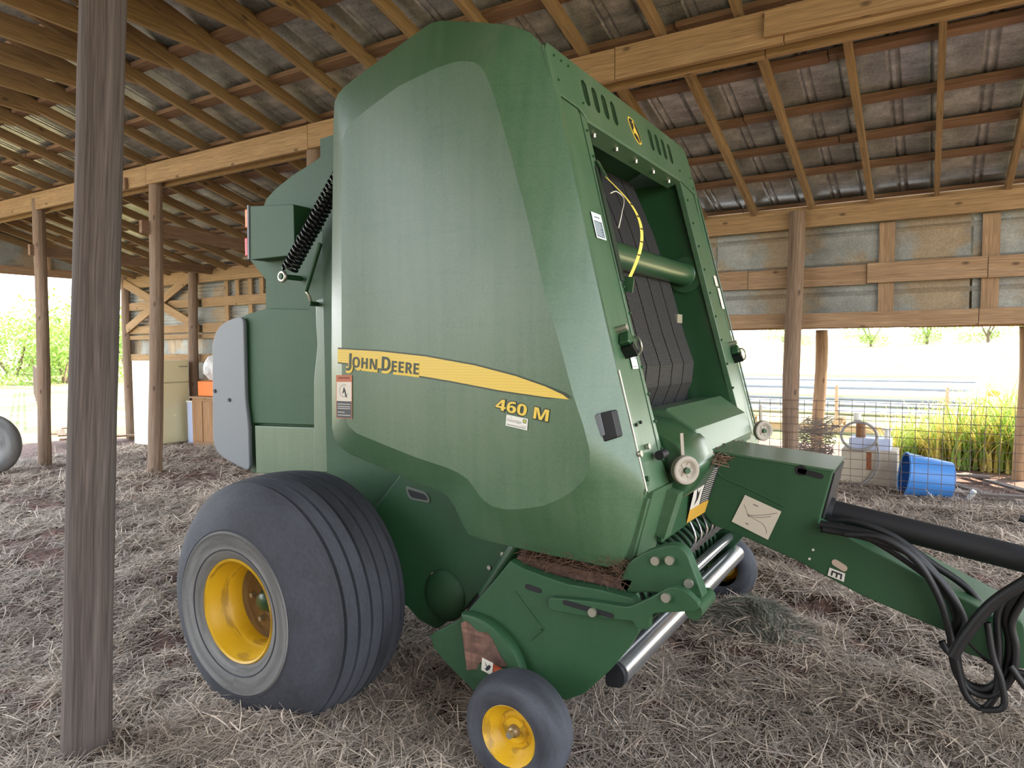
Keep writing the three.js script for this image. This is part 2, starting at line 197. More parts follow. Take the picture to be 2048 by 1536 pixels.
{
  const f = structure('floor', 'reddish brown dirt floor of the shed under loose hay');
  const nx = 560, nz = 480, x0 = -15.2, x1 = 5.5, z0 = -13, z1 = 5.2, pos = [], uv = [], idx = [];
  for (let j = 0; j <= nz; j++) for (let i = 0; i <= nx; i++) { const x = lerp(x0, x1, i / nx), z = lerp(z0, z1, j / nz); const e = i === 0 || j === 0 || i === nx || j === nz; pos.push(x, groundY(x, z) - (e ? 0.25 : 0), z); uv.push(x, z); }
  for (let j = 0; j < nz; j++) for (let i = 0; i < nx; i++) { const a = j * (nx + 1) + i; idx.push(a, a + nx + 1, a + 1, a + 1, a + nx + 1, a + nx + 2); }
  const g = new THREE.BufferGeometry(); g.setAttribute('position', new THREE.Float32BufferAttribute(pos, 3)); g.setAttribute('uv', new THREE.Float32BufferAttribute(uv, 2)); g.setIndex(idx); g.computeVertexNormals();
  part('dirt', g, M.soil, f);
}
const fieldY = (x, z) => -0.28 + 0.03 * Math.max(0, -z - 22) + 0.3 * (fbm(x * 0.08 + 50, z * 0.08 + 50, 311, 3) - 0.5) * sm(14, 40, Math.hypot(x + 5, z + 4)) + 0.006 * Math.max(0, -x - 30);
{
  const f = structure('ground_field', 'pale straw coloured pasture in full sun around the shed');
  const n = 130, pos = [], uv = [], idx = [];
  for (let j = 0; j <= n; j++) for (let i = 0; i <= n; i++) { const x = lerp(-150, 90, i / n), z = lerp(-170, 60, j / n); pos.push(x, fieldY(x, z), z); uv.push(x, z); }
  for (let j = 0; j < n; j++) for (let i = 0; i < n; i++) { const a = j * (n + 1) + i; idx.push(a, a + n + 1, a + 1, a + 1, a + n + 1, a + n + 2); }
  const g = new THREE.BufferGeometry(); g.setAttribute('position', new THREE.Float32BufferAttribute(pos, 3)); g.setAttribute('uv', new THREE.Float32BufferAttribute(uv, 2)); g.setIndex(idx); g.computeVertexNormals();
  part('pasture', g, M.field, f);
}

// ---------------------------------------------------------------- shed roof
const XL = -14.2, XR = 2.9, RT = 0.275, RIDGE = -1.3, ZE = -8.0;
const rafY = (z) => (z <= RIDGE ? 3.83 + RT * (z + 5) : 3.83 + RT * (RIDGE + 5) - RT * (z - RIDGE));   // underside of the rafters
{
  const c = structure('ceiling', 'open timber roof of rafters and purlins under corrugated metal sheets');
  const R = rng(5);
  let k = 0;
  const H = 0.105, W = 0.046, lift = H / 2 * Math.sqrt(1 + RT * RT);
  // lower rafters, beam to eave
  for (let x = 2.816; x > XL; x -= 0.567) { k++; const dx = (R() - 0.5) * 0.05, s = (R() - 0.5) * 0.015; part('rafter', board([x + dx, rafY(-5.1) + lift - 0.02, -5.1], [x - dx, rafY(-8.32) + lift - 0.02 + s, -8.32], W, H, k), M.rafter, c); }
  // upper rafters, ridge to beam
  for (let x = 2.957; x > XL; x -= 0.593) { k++; const dx = (R() - 0.5) * 0.04; part('rafter', board([x + dx, rafY(RIDGE) + lift, RIDGE], [x - dx, rafY(-5.06) + lift, -5.06], W, H, k), M.rafter, c); }
  for (let x = 2.957; x > -5.5; x -= 0.593) { k++; part('rafter', board([x, rafY(RIDGE) + lift, RIDGE], [x, rafY(4.9) + lift, 4.9], W, H, k), M.rafter, c); }
  // boards nailed beside the rafters, nearly level
  for (let x = 2.957 - 0.045; x > XL; x -= 0.593) { k++; const y = rafY(-3.86) + 0.085; part('tie_board', board([x, y, -3.86 - R() * 0.06], [x + (R() - 0.5) * 0.03, y + 0.05 + R() * 0.05, x > -5.5 ? 1.26 : RIDGE], 0.04, 0.19, k), M.rafter, c); }
  // purlins on top of the rafters
  const pz = [-8.1, -7.43, -6.93, -6.4, -5.76, -5.12, -4.5, -3.88, -3.26, -2.6, -1.98, -1.42, -0.9, -0.2, 0.5, 1.2, 1.9, 2.6, 3.3, 4.0, 4.7];
  for (const z of pz) { let x = z > RIDGE ? -5.6 : XL; while (x < XR) { k++; const L = Math.min(XR - x, 3.4 + R() * 1.6), y = rafY(z) + H * 1.04 + 0.022 + (R() - 0.5) * 0.006; part('purlin', board([x, y, z + (R() - 0.5) * 0.05], [x + L - 0.01, y, z + (R() - 0.5) * 0.05], 0.135 + R() * 0.03, 0.042, k), M.purlin, c); x += L; } }
  // carrying beam: two planks and splices
  for (const [a, b] of [[XL, -8.2], [-8.2, -5.4], [-5.4, -2.1], [-2.1, -0.9], [-0.9, XR]]) { k++; part('beam', board([a, 3.71, -4.96], [b - 0.006, 3.71 - 0.004, -4.96], 0.045, 0.235, k), M.header, c); }
  for (const [a, b] of [[XL, -6.9], [-6.9, -1.05], [-1.05, XR]]) { k++; part('beam', board([a, 3.70, -5.12], [b - 0.006, 3.70, -5.12], 0.045, 0.235, k), M.header, c); }
  part('splice_board', board([-1.02, 3.72, -4.915], [0.0, 3.70, -4.915], 0.04, 0.17, 3), M.header, c);
  part('splice_board', board([-8.64, 3.65, -4.915], [-8.58, 3.65, -4.915], 0.04, 0.14, 3), M.purlin, c);
  part('ridge_board', board([XL, rafY(RIDGE) + 0.06, RIDGE], [XR, rafY(RIDGE) + 0.06, RIDGE], 0.04, 0.24, 9), M.rafter, c);
  // ties from the beam posts to the eave posts
  part('tie_beam', board([-8.2, 3.08, -4.85], [-8.3, 3.0, -8.0], 0.05, 0.15, 2), M.purlin, c); part('tie_beam', board([-10.95, 3.02, -4.85], [-11.2, 3.03, -8.0], 0.05, 0.15, 4), M.purlin, c); part('tie_beam', board([-5.3, 3.1, -4.85], [-5.35, 3.02, -8.0], 0.05, 0.15, 5), M.purlin, c);
  // five-crimp roof sheets, rib profile drawn once per slope
  const rib = (xs) => { const p = []; const w = 0.61; const seg = [[0, 0], [0.018, 0.02], [0.036, 0], [0.062, 0], [0.08, 0.02], [0.098, 0], [w / 2 - 0.03, 0.0], [w / 2 - 0.012, 0.02], [w / 2 + 0.006, 0], [w, 0]]; for (const [a, b] of seg) p.push([xs + a, b]); return p; };
  const sheet = (za, zb) => { const P = rib(0), pos = [], uv = [], idx = []; for (const [a, b] of P) for (const z of [za, zb]) { pos.push(a, rafY(z) + H * 1.04 + 0.046 + b, z); uv.push(a, z); } for (let i = 0; i < P.length - 1; i++) { const a = i * 2; idx.push(a, a + 2, a + 1, a + 1, a + 2, a + 3); } let g = new THREE.BufferGeometry(); g.setAttribute('position', new THREE.Float32BufferAttribute(pos, 3)); g.setAttribute('uv', new THREE.Float32BufferAttribute(uv, 2)); g.setIndex(idx); g = g.toNonIndexed(); g.computeVertexNormals(); return g; };
  const lo = sheet(-8.5, -4.9), up = sheet(-5.0, RIDGE).translate(0, 0.007, 0), ot = sheet(RIDGE, 5.1);
  for (let x = XL - 0.2; x < XR; x += 0.61) for (const g of x > -5.8 ? [lo, up, ot] : [lo, up]) { const m = part('roof_sheet', g, M.galv, c); m.position.x = x; }
}

// ---------------------------------------------------------------- eave wall (behind the baler)
{
  const w = structure('wall_back', 'low eave wall of boards and metal sheets, open below on the right');
  const R = rng(8); let k = 40;
  const H = (x0, x1, y, h, z, t, mat = M.header) => part('board', board([x0, y, z], [x1 - 0.006, y, z], t, h, k++), mat, w);
  // header, girt and skirt boards
  for (const [a, b] of [[XL, -11.75], [-11.75, -8.4], [-8.4, -5.3], [-5.3, -1.36], [-1.24, 1.7], [1.7, XR]]) { H(a, b, 2.925, 0.185, -7.93 + (a > -2 ? 0.012 : 0), 0.045); }
  H(XL, -3, 3.03, 0.05, -7.98, 0.1); H(-3, XR, 3.03, 0.05, -7.98, 0.1);
  for (const [a, b] of [[-9.4, -5.3], [-5.3, -1.8], [-1.8, -0.62], [-0.62, 0.4], [0.4, XR]]) H(a, b, 2.32 + (R() - 0.5) * 0.02, 0.2, -7.985 + (a > -0.7 ? 0.02 : 0), 0.025, M.pale);
  for (const [a, b] of [[-9.4, -5.3], [-5.3, -1.35], [-1.35, 0.34], [0.34, XR]]) H(a, b, 1.86 + (R() - 0.5) * 0.015, 0.155, -7.985, 0.025, M.pale);
  // studs
  for (const [x, a, b] of [[-0.45, 1.92, 2.83], [0.42, 1.92, 2.83], [1.6, 1.92, 2.83], [-4.0, 1.92, 2.83], [-6.8, 1.92, 2.83]]) part('stud', board([x, a, -8.02], [x, b, -8.02], 0.14, 0.025, k++), M.pale, w);
  // metal sheets laid on their side, one crimped sheet per length
  const sheet = (len, hh) => { const seg = [[0, 0], [0.018, 0.018], [0.036, 0], [hh * 0.48, 0], [hh * 0.52, 0.016], [hh * 0.56, 0], [hh - 0.05, 0], [hh - 0.03, 0.018], [hh, 0]], pos = [], uv = [], idx = []; for (const [a, b] of seg) for (const x of [0, len]) { pos.push(x, a, b); uv.push(x, a); } for (let i = 0; i < seg.length - 1; i++) { const a = i * 2; idx.push(a, a + 1, a + 2, a + 1, a + 3, a + 2); } let g = new THREE.BufferGeometry(); g.setAttribute('position', new THREE.Float32BufferAttribute(pos, 3)); g.setAttribute('uv', new THREE.Float32BufferAttribute(uv, 2)); g.setIndex(idx); g = g.toNonIndexed(); g.computeVertexNormals(); return g; };
  const s1 = sheet(2.46, 0.64);
  for (let x = -9.5; x < XR; x += 2.44) for (const y of [1.8, 2.42]) { const m = part('metal_sheet', s1, M.siding, w); m.position.set(x, y, -8.05 - (y < 2 ? 0.005 : 0)); }
  // far left bay: fine corrugated sheets, cross braces, girts
  const cor = (() => { const pos = [], uv = [], idx = []; const n = 66; for (let i = 0; i <= n; i++) { const y = i / n * 1.12; for (const x of [0, 2.42]) { pos.push(x, y, 0.009 * Math.sin(i * Math.PI / 2)); uv.push(x, y); } } for (let i = 0; i < n; i++) { const a = i * 2; idx.push(a, a + 1, a + 2, a + 1, a + 3, a + 2); } const g = new THREE.BufferGeometry(); g.setAttribute('position', new THREE.Float32BufferAttribute(pos, 3)); g.setAttribute('uv', new THREE.Float32BufferAttribute(uv, 2)); g.setIndex(idx); g.computeVertexNormals(); return g; })();
  for (const x of [-14.3, -11.88]) { const m = part('metal_sheet', cor, M.siding, w); m.position.set(x, 1.9, -8.06); }
  for (const [a, b, y, h] of [[XL, -11.7, 2.47, 0.15], [-11.6, -9.4, 2.47, 0.17], [XL, -11.7, 2.0, 0.15], [-11.6, -9.4, 2.0, 0.17], [XL, -9.4, 1.85, 0.08], [XL, -9.4, 1.45, 0.14]]) H(a, b, y, h, -7.985, 0.03, M.header);
  part('brace', board([-14.0, 2.02, -7.92], [-11.85, 2.95, -7.92], 0.03, 0.16, 71), M.header, w); part('brace', board([-14.0, 2.95, -7.9], [-11.85, 2.1, -7.9], 0.03, 0.16, 72), M.header, w);
  for (const x of [-10.9, -10.6, -10.25, -9.95]) part('stud', board([x, 2.5, -8.0], [x, 2.83, -8.0], 0.1, 0.03, k++), M.header, w);
  for (const x of [-10.9, -10.25]) part('stud', board([x, 2.0, -8.0], [x, 2.4, -8.0], 0.1, 0.03, k++), M.header, w);
  for (let x = XL; x < -6.2; x += 0.405) part('plank', board([x + 0.2, -0.3, -8.07], [x + 0.2, 1.9, -8.07], 0.392, 0.02, k++), M.siding, w);
  // lower girts on the closed part
  for (const y of [0.5, 1.0]) H(XL, -6.2, y, 0.12, -7.99, 0.03, M.pale);
}
// ---------------------------------------------------------------- gable wall at the far end, closed above the opening
{
  const w = structure('wall_left', 'grey metal gable wall hanging above the open far end');
  let k = 0;
  for (let z = -8.0; z < -1.4; z += 0.9) { const a = z, b = Math.min(z + 0.895, RIDGE), top = (q) => rafY(q) + 0.16; const g = ext([[a, 3.06], [b, 3.06], [b, top(b)], [a, top(a)]], -0.012, 0.012).rotateY(-Math.PI / 2).translate(XL - 0.03, 0, 0); part('metal_panel', g, M.gable, w); }
  part('lintel', board([XL, 3.05, -8.0], [XL, 3.05, RIDGE], 0.045, 0.15, 81), M.pale, w);
  for (const z of [-6.6, -3.4]) part('stud', board([XL + 0.02, 3.1, z], [XL + 0.02, rafY(z), z], 0.09, 0.04, k++), M.pale, w);
}
// ---------------------------------------------------------------- wall behind the viewer
{
  const w = structure('wall_front', 'boarded wall of the shed behind the viewer, open further left');
  let k = 0; for (let x = -4.6; x < XR - 0.1; x += 0.46) part('plank', board([x + 0.23, -0.3, 5.0], [x + 0.23, rafY(5.0) + 0.1, 5.0], 0.45, 0.02, k++), M.pale, w);
}
// ---------------------------------------------------------------- posts
function postGeo(h, r0, r1, bendx, bendz, seed) {   // round pole, bumps and a slight bow; base at origin
  const n = 26, m = 18, pos = [], uv = [], idx = [];
  for (let j = 0; j <= n; j++) { const t = j / n; for (let i = 0; i <= m; i++) { const a = i / m * Math.PI * 2, q = i % m; const r = lerp(r0, r1, t) * (1 + 0.09 * (fbm(q * 0.9, t * h * 2.2, seed, 3, 16, 0) - 0.5) + 0.05 * (vnoise(3, t * h * 3, seed + 4) - 0.5)); pos.push(Math.cos(a) * r + bendx * t + 0.02 * Math.sin(t * 5 + seed), t * h - 0.15 * (1 - t), Math.sin(a) * r + bendz * t); uv.push(t * h, a * r0 * 1.02); } }
  for (let j = 0; j < n; j++) for (let i = 0; i < m; i++) { const a = j * (m + 1) + i; idx.push(a, a + m + 1, a + 1, a + 1, a + m + 1, a + m + 2); }
  const top = n * (m + 1); for (let i = 1; i < m - 1; i++) idx.push(top, top + i + 1, top + i);
  const g = new THREE.BufferGeometry(); g.setAttribute('position', new THREE.Float32BufferAttribute(pos, 3)); g.setAttribute('uv', new THREE.Float32BufferAttribute(uv, 2)); g.setIndex(idx); g.computeVertexNormals(); return g;
}
const posts = [
  [-2.84, -1.39, 4.75, 0.088, 0.079, 0.0, -0.25, 'thick weathered grey pole standing in the left foreground', M.post],
  [-10.84, -4.9, 3.75, 0.085, 0.078, -0.12, -0.1, 'slim round pole under the carrying beam, nearest the open far end', M.pole],
  [-8.46, -5.08, 3.77, 0.088, 0.075, 0.35, 0.06, 'crooked round pole under the beam in front of the refrigerator', M.pole],
  [-5.4, -5.04, 3.75, 0.085, 0.08, 0.0, 0.0, 'round pole whose top shows above the rear of the baler', M.pole],
  [0.565, -5.2, 3.7, 0.08, 0.075, 0.0, 0.1, 'grey pole at the right edge of the picture behind the drive shaft', M.pole],
  [-14.05, -7.96, 3.1, 0.1, 0.085, 0.0, 0, 'corner pole of the eave wall beside the scrap lumber', M.pole],
  [-11.72, -7.85, 3.1, 0.09, 0.08, 0.05, 0, 'round pole on the eave wall right of the cross brace', M.pole],
  [-1.3, -7.86, 3.0, 0.085, 0.082, 0, 0, 'knotty round pole on the eave wall right of the baler', M.pole],
  [-1.32, -10, 1.8, 0.08, 0.075, 0, 0, 'sunlit pale pole of the lean-to behind the knotty wall pole', M.pale],
  [0.89, -10, 1.8, 0.085, 0.08, 0, 0, 'sunlit pale pole of the lean-to behind the tall weeds', M.pale],
];
posts.forEach(([x, z, h, r0, r1, bxx, bzz, label, mat], i) => { const y = groundY(x, z) - 0.02; solo('wooden_post', postGeo(h - y, r0, r1, bxx, bzz, 400 + i * 7), mat, label, 'post', [x, y, z], 0, 'poles carrying the shed'); });
// lean-to header and its rafters outside the eave wall
{
  const l = structure('trim_1', 'lean-to frame outside the eave wall');
  part('beam', board([-6.5, 1.885, -10], [-0.3, 1.885, -10], 0.05, 0.14, 91), M.header, l); part('beam', board([-0.3, 1.88, -10], [XR, 1.865, -10], 0.05, 0.14, 92), M.header, l);
  let k = 100; for (let x = -6.4; x < XR; x += 0.72) part('rafter', board([x, 2.26, -8.1], [x, 2.0, -10.25], 0.04, 0.09, k++), M.pale, l);
  for (const z of [-8.6, -9.3, -10.0]) part('purlin', board([-6.5, 2.32 - (-8.1 - z) * 0.121, z], [XR, 2.32 - (-8.1 - z) * 0.121, z], 0.09, 0.03, k++), M.pale, l);
  for (let x = -6.5; x < XR; x += 1.22) part('roof_sheet', board([x + 0.6, 2.345, -8.06], [x + 0.6, 2.065, -10.35], 1.215, 0.004, k++), M.galv, l);
}
// ================================================================ round baler
const font = await new FontLoader().loadAsync('fonts/droid/droid_sans_bold.typeface.json');
const baler = thing('round_baler', 'large green round hay baler with yellow stripe and yellow wheels', 'baler', [-2, 0, -3.2]);
// x forward, y up, z towards the viewer; mirrored pieces use -z
{
  // --- side shield: flat raised face, folded borders, turned-in lip
  const shield = (sgn) => {
    const N = SHO.length, pos = [], uv = [], idx = [], P = (x, y, z) => { pos.push(x, y, z * sgn); uv.push(x, y); return pos.length / 3 - 1; };
    const ring = (f) => { const a = []; for (let i = 0; i < N; i++) a.push(P(...f(i))); return a; };
    const cx = 0.35, cy = 1.8;
    const rI = ring((i) => [SHI[i][0], SHI[i][1], 0.985]);
    const rO = ring((i) => { const t = 0.9; return [lerp(SHI[i][0], SHO[i][0], t), lerp(SHI[i][1], SHO[i][1], t), lerp(0.985, SHO[i][2], 0.86)]; }), rO2 = ring((i) => SHO[i]), rL = ring((i) => { const dx = SHO[i][0] - cx, dy = SHO[i][1] - cy, l = Math.hypot(dx, dy); return [SHO[i][0] - dx / l * 0.004, SHO[i][1] - dy / l * 0.004, SHO[i][2] - 0.05]; });
    const band = (a, b) => { for (let i = 0; i < N; i++) { const j = (i + 1) % N; idx.push(a[i], b[j], b[i], a[i], a[j], b[j]); } };
    band(rI, rO); band(rO, rO2); band(rO2, rL);
    if (sgn < 0) for (let i = 0; i < idx.length; i += 3) [idx[i + 1], idx[i + 2]] = [idx[i + 2], idx[i + 1]];
    let g = new THREE.BufferGeometry(); g.setAttribute('position', new THREE.Float32BufferAttribute(pos, 3)); g.setAttribute('uv', new THREE.Float32BufferAttribute(uv, 2)); g.setIndex(idx); g.computeVertexNormals(); g = toCreasedNormals(g, 0.7);
    const f = new THREE.ShapeGeometry(shape(SHI)).toNonIndexed(); if (sgn < 0) f.scale(1, 1, 1).rotateY(0); { const p = f.attributes.position, u = f.attributes.uv, n = f.attributes.normal; for (let i = 0; i < p.count; i++) { u.setXY(i, p.getX(i), p.getY(i)); p.setZ(i, 0.985 * sgn); n.setXYZ(i, 0, 0, sgn); } if (sgn < 0) for (let i = 0; i < p.count; i += 3) { const a = [p.getX(i + 1), p.getY(i + 1)], c = [p.getX(i + 2), p.getY(i + 2)]; p.setXY(i + 1, ...c); p.setXY(i + 2, ...a); u.setXY(i + 1, ...c); u.setXY(i + 2, ...a); } }
    return mergeGeometries([g, f]);
  };
  const sh = part('side_shield', shield(1), M.green, baler, 'dusty green moulded side panel with folded border');
  part('side_shield', shield(-1), M.green, baler);
  // stripe with lettering
  const zf = 0.9855;
  const stripeMat = std({ map: tex(64, 128, (u, v) => { const l = Math.abs((v * 1) % 1 - 0.5) > 0.44 ? 0.9 : 1; return [226 * l, 194 * l, 84 * l]; }, true, 1, 90), roughness: 0.42 });
  const stripeShadow = STRIPE.map(([x, y], i) => [x + (i > 5 && i < 9 ? 0.012 : 0), y + (i < 8 ? 0.006 : -0.006)]);
  part('stripe_border', ext(stripeShadow, zf - 0.001, zf + 0.0012), M.decalDark, sh); part('stripe', ext(STRIPE, zf, zf + 0.002), stripeMat, sh, 'long yellow stripe decal tapering to a point');
  const word = (items, width, ang, x0, y0, depth, mat, name, z, bev = 0, sy = 1) => {
    const gs = []; let x = 0; for (const [s, size, gap] of items) { const g = new TextGeometry(s, { font, size, depth, curveSegments: 5, bevelEnabled: bev > 0, bevelSize: bev, bevelThickness: 0.0004, bevelSegments: 1 }); g.computeBoundingBox(); const b = g.boundingBox; g.translate(x - b.min.x, 0, 0); gs.push(g); x += b.max.x - b.min.x + gap; }
    x -= items[items.length - 1][2];
    const g = mergeGeometries(gs); g.scale(width / x, sy, 1); g.rotateZ(ang); g.translate(x0, y0, z); return part(name, g, mat, sh);
  };
  const jd = [['J', 0.06, 0.006], ['OHN', 0.046, 0.026], ['D', 0.06, 0.007], ['EERE', 0.046, 0]];
  word(jd, 0.412, -0.075, -0.21, 1.505, 0.0012, M.decalYellow, 'lettering_outline', zf + 0.0015, 0.009);
  word(jd, 0.406, -0.075, -0.207, 1.507, 0.0012, M.decalDark, 'lettering', zf + 0.0032);
  word([['460', 0.043, 0.022], ['M', 0.043, 0]], 0.236, -0.16, 0.566, 1.35, 0.0012, M.decalDark, 'model_number_border', zf, 0.004);
  word([['460', 0.043, 0.022], ['M', 0.043, 0]], 0.23, -0.16, 0.569, 1.35, 0.0012, M.decalYellow, 'model_number', zf + 0.0016);
  // printed stickers on the shield
  const q3 = (p, z) => quad([...p[0], z], [...p[1], z], [...p[2], z], [...p[3], z]);
  part('warning_sticker', q3(WARN, zf + 0.002), std({ roughness: 0.5, map: canvasTex(160, 320, (c, w, h) => { c.fillStyle = '#b8653f'; c.fillRect(0, 0, w, h); c.fillStyle = '#7c3a22'; c.fillRect(22, 14, 116, 14); c.fillStyle = '#d8cfc0'; c.fillRect(6, 50, 148, 142); c.strokeStyle = '#6a6864'; c.lineWidth = 4; c.beginPath(); c.arc(80, 116, 44, 0.4, 5.2); c.stroke(); c.fillStyle = '#2c2c2c'; c.beginPath(); c.moveTo(78, 84); c.lineTo(94, 110); c.lineTo(112, 168); c.lineTo(92, 158); c.lineTo(84, 124); c.lineTo(62, 140); c.fill(); c.fillStyle = '#44464a'; c.fillRect(6, 192, 148, 124); c.fillStyle = '#c9c6bd'; for (const y of [212, 230, 244, 272, 294]) c.fillRect(16, y, y === 272 ? 70 : 126, 5); }) }), sh);
  part('dealer_sticker', q3(STK, zf + 0.002), std({ roughness: 0.5, map: canvasTex(256, 120, (c, w, h) => { c.fillStyle = '#e4e4dc'; c.fillRect(0, 0, w, h); c.fillStyle = '#333'; c.font = 'italic 40px serif'; c.fillText('Sunridge', 10, 66); c.font = '14px sans-serif'; c.fillText('est.', 50, 26); c.font = '13px sans-serif'; c.fillText('EQUIPMENT', 176, 90); c.fillRect(14, 100, 226, 6); c.fillStyle = '#2d6b38'; c.fillRect(198, 12, 42, 40); c.fillStyle = '#e4c84c'; c.fillRect(206, 20, 26, 24); c.fillStyle = '#2d6b38'; c.fillRect(212, 30, 14, 6); }) }), sh);
  const rf = part('pull_handle', ext(roundPoly(REFL, 0.008), 0.885, 0.945, 0.004), M.black, sh, 'recessed black pull handle');
  { const c = [(REFL[0][0] + REFL[2][0]) / 2, (REFL[0][1] + REFL[2][1]) / 2], at = (t) => REFL.map((p) => [lerp(c[0], p[0], t) - 0.013, lerp(c[1], p[1], t)]); const q = at(0.8).map((p, i) => [i === 1 || i === 2 ? p[0] - 0.025 : p[0], p[1]]); part('handle_plate', ext(q, 0.94, 0.949, 0.002), M.greyPlastic, rf); }

  // --- slanted front frame. frame(z, y) -> plane coordinates, then into the machine
  const SM = new THREE.Matrix4().makeBasis(new THREE.Vector3(0, 0, -1), new THREE.Vector3(-0.2412, 0.9705, 0), new THREE.Vector3(0.9705, 0.2412, 0)).setPosition(1.3964, 0, 0);
  const sp = (z, y) => [-z, y * 1.0304 ]; const fx = (y) => 1.3964 - 0.2485 * y;
  const face = (pts, d0, d1, holes = [], bevel = 0.003) => ext(pts.map((p) => sp(p[0], p[1])), d0, d1, bevel, holes.map((h) => h.map((p) => sp(p[0], p[1])))).applyMatrix4(SM);
  const slots = []; for (const b of [0.55, -0.217]) for (let i = 0; i < 4; i++) slots.push(slotPts(b - i * 0.0985, 2.632, Math.PI / 2 + 0.0, 0.118, 0.058));
  const topPts = [[0.872, 2.46], [0.872, 2.705], [0.84, 2.745], [-0.80, 2.745], [-0.845, 2.725], [-0.868, 2.67], [-0.872, 2.46], [-0.58, 2.50], [0.60, 2.50], [0.62, 2.53], [0.66, 2.53], [0.86, 2.535]];
  const ft = part('front_panel', face([[0.865, 2.54], [0.865, 2.705], [0.835, 2.742], [-0.80, 2.742], [-0.845, 2.722], [-0.866, 2.67], [-0.866, 2.46], [-0.60, 2.505], [0.605, 2.505], [0.625, 2.52], [0.66, 2.535]], -0.03, 0, slots), M.green, baler, 'green upper front panel with two rows of slots');
  // emblem: rounded shield with leaping deer
  { const em = (k) => [[0.055, 2.672], [-0.002, 2.668], [-0.03, 2.61], [-0.034, 2.57], [-0.005, 2.556], [0.028, 2.572], [0.052, 2.61], [0.064, 2.655]].map(([z, y]) => [0.014 + (z - 0.014) * k * 1.25, 2.614 + (y - 2.614) * k]);
    const e = part('emblem_border', face(roundPoly(em(1.05), 0.02), 0, 0.002, [], 0), M.decalYellow, ft); part('emblem', face(roundPoly(em(0.94), 0.02), 0.001, 0.003, [], 0), std({ color: 0x1d211d, roughness: 0.5 }), ft, 'dark emblem with a yellow leaping deer');
    const deer = [[0.045, 2.618], [0.035, 2.622], [0.028, 2.634], [0.024, 2.648], [0.03, 2.654], [0.04, 2.652], [0.042, 2.656], [0.03, 2.66], [0.024, 2.66], [0.026, 2.666], [0.022, 2.666], [0.019, 2.655], [0.012, 2.656], [0.012, 2.652], [0.018, 2.648], [0.016, 2.638], [0.008, 2.626], [-0.004, 2.612], [-0.012, 2.6], [-0.018, 2.578], [-0.022, 2.564], [-0.017, 2.566], [-0.01, 2.584], [0.0, 2.596], [0.014, 2.6], [0.026, 2.602], [0.04, 2.6], [0.052, 2.596], [0.05, 2.602], [0.038, 2.608], [0.05, 2.612]].map(([z, y]) => [0.014 + (z - 0.014) * 0.95, y - 0.002]);
    part('deer', face(deer, 0.002, 0.0042, [], 0), M.decalYellow, ft); }
  const bolt = (z, y, parent, d = 0.004, r = 0.007, mat = M.greenMat) => part('bolt', new THREE.CylinderGeometry(r, r * 1.1, 0.008, 8).rotateX(Math.PI / 2).translate(-z, y * 1.0304, d).applyMatrix4(SM), mat, parent);
  for (const [z, y] of [[0.80, 2.70], [0.74, 2.70], [0.68, 2.70], [0.81, 2.60], [0.61, 2.57], [-0.62, 2.56], [-0.82, 2.56], [-0.82, 2.5]]) bolt(z, y, ft, 0.002, 0.005);
  // turned-in lip under the panel, five bright bolts
  const lip = part('panel_lip', ext([[fx(2.505) - 0.0, 2.505], [fx(2.505) - 0.075, 2.475], [fx(2.505) - 0.075, 2.468], [fx(2.505) - 0.0, 2.495]], -0.6, 0.605), M.green, baler);
  for (let i = 0; i < 5; i++) part('bolt', rod([fx(2.49) - 0.035, 2.487, 0.47 - i * 0.24], [fx(2.49) - 0.035, 2.47, 0.47 - i * 0.24], 0.009, 8), M.zinc, lip);
  // columns
  const nearCol = part('front_column', face([[0.872, 2.535], [0.672, 2.53], [0.66, 2.515], [0.66, 1.2], [0.625, 1.10], [0.62, 1.06], [0.845, 1.06], [0.872, 1.10]], -0.035, -0.004), M.green, baler, 'near green front column with latches and stickers');
  const edgeStrip = part('edge_strip', face([[0.655, 2.52], [0.607, 2.505], [0.607, 2.3], [0.63, 1.9], [0.63, 1.35], [0.62, 1.14], [0.655, 1.16]], -0.03, -0.001), M.green, nearCol);
  for (let y = 2.45; y > 1.15; y -= 0.105) bolt(0.634, y, nearCol, 0.002, 0.0055);
  const farCol = part('front_column', face([[-0.60, 2.50], [-0.866, 2.455], [-0.925, 1.18], [-0.93, 1.02], [-0.66, 1.02], [-0.645, 1.30]], -0.035, -0.004), M.green, baler, 'far green front column with small stickers');
  for (let y = 2.4; y > 1.15; y -= 0.13) { bolt(-0.645, y, farCol, 0, 0.006); }
  part('edge_rail', rod([fx(2.45) + 0.004, 2.45, -0.865], [fx(1.05) + 0.004, 1.05, -0.925], 0.006, 6), M.greenC, farCol);
  // side returns and interior walls
  const wallIn = (z0, z1) => ext([[fx(2.5) - 0.03, 2.5], [fx(1.05) - 0.03, 1.05], [fx(1.05) - 0.75, 1.05], [fx(2.5) - 0.65, 2.5]], z0, z1);
  part('inner_wall', wallIn(-0.66, -0.645), M.greenC, baler); part('inner_wall', wallIn(0.645, 0.66), M.greenC, baler);
  part('column_return', face([[0.872, 2.72], [0.86, 2.72], [0.86, 1.06], [0.872, 1.06]], -0.09, -0.004, [], 0), M.green, nearCol);
  // round corner handle strip: zinc folded edge by the shield
  part('edge_trim', rod([fx(1.5) + 0.0, 1.5, 0.868], [fx(1.07) + 0.0, 1.07, 0.868], 0.004, 8), M.zinc, nearCol);
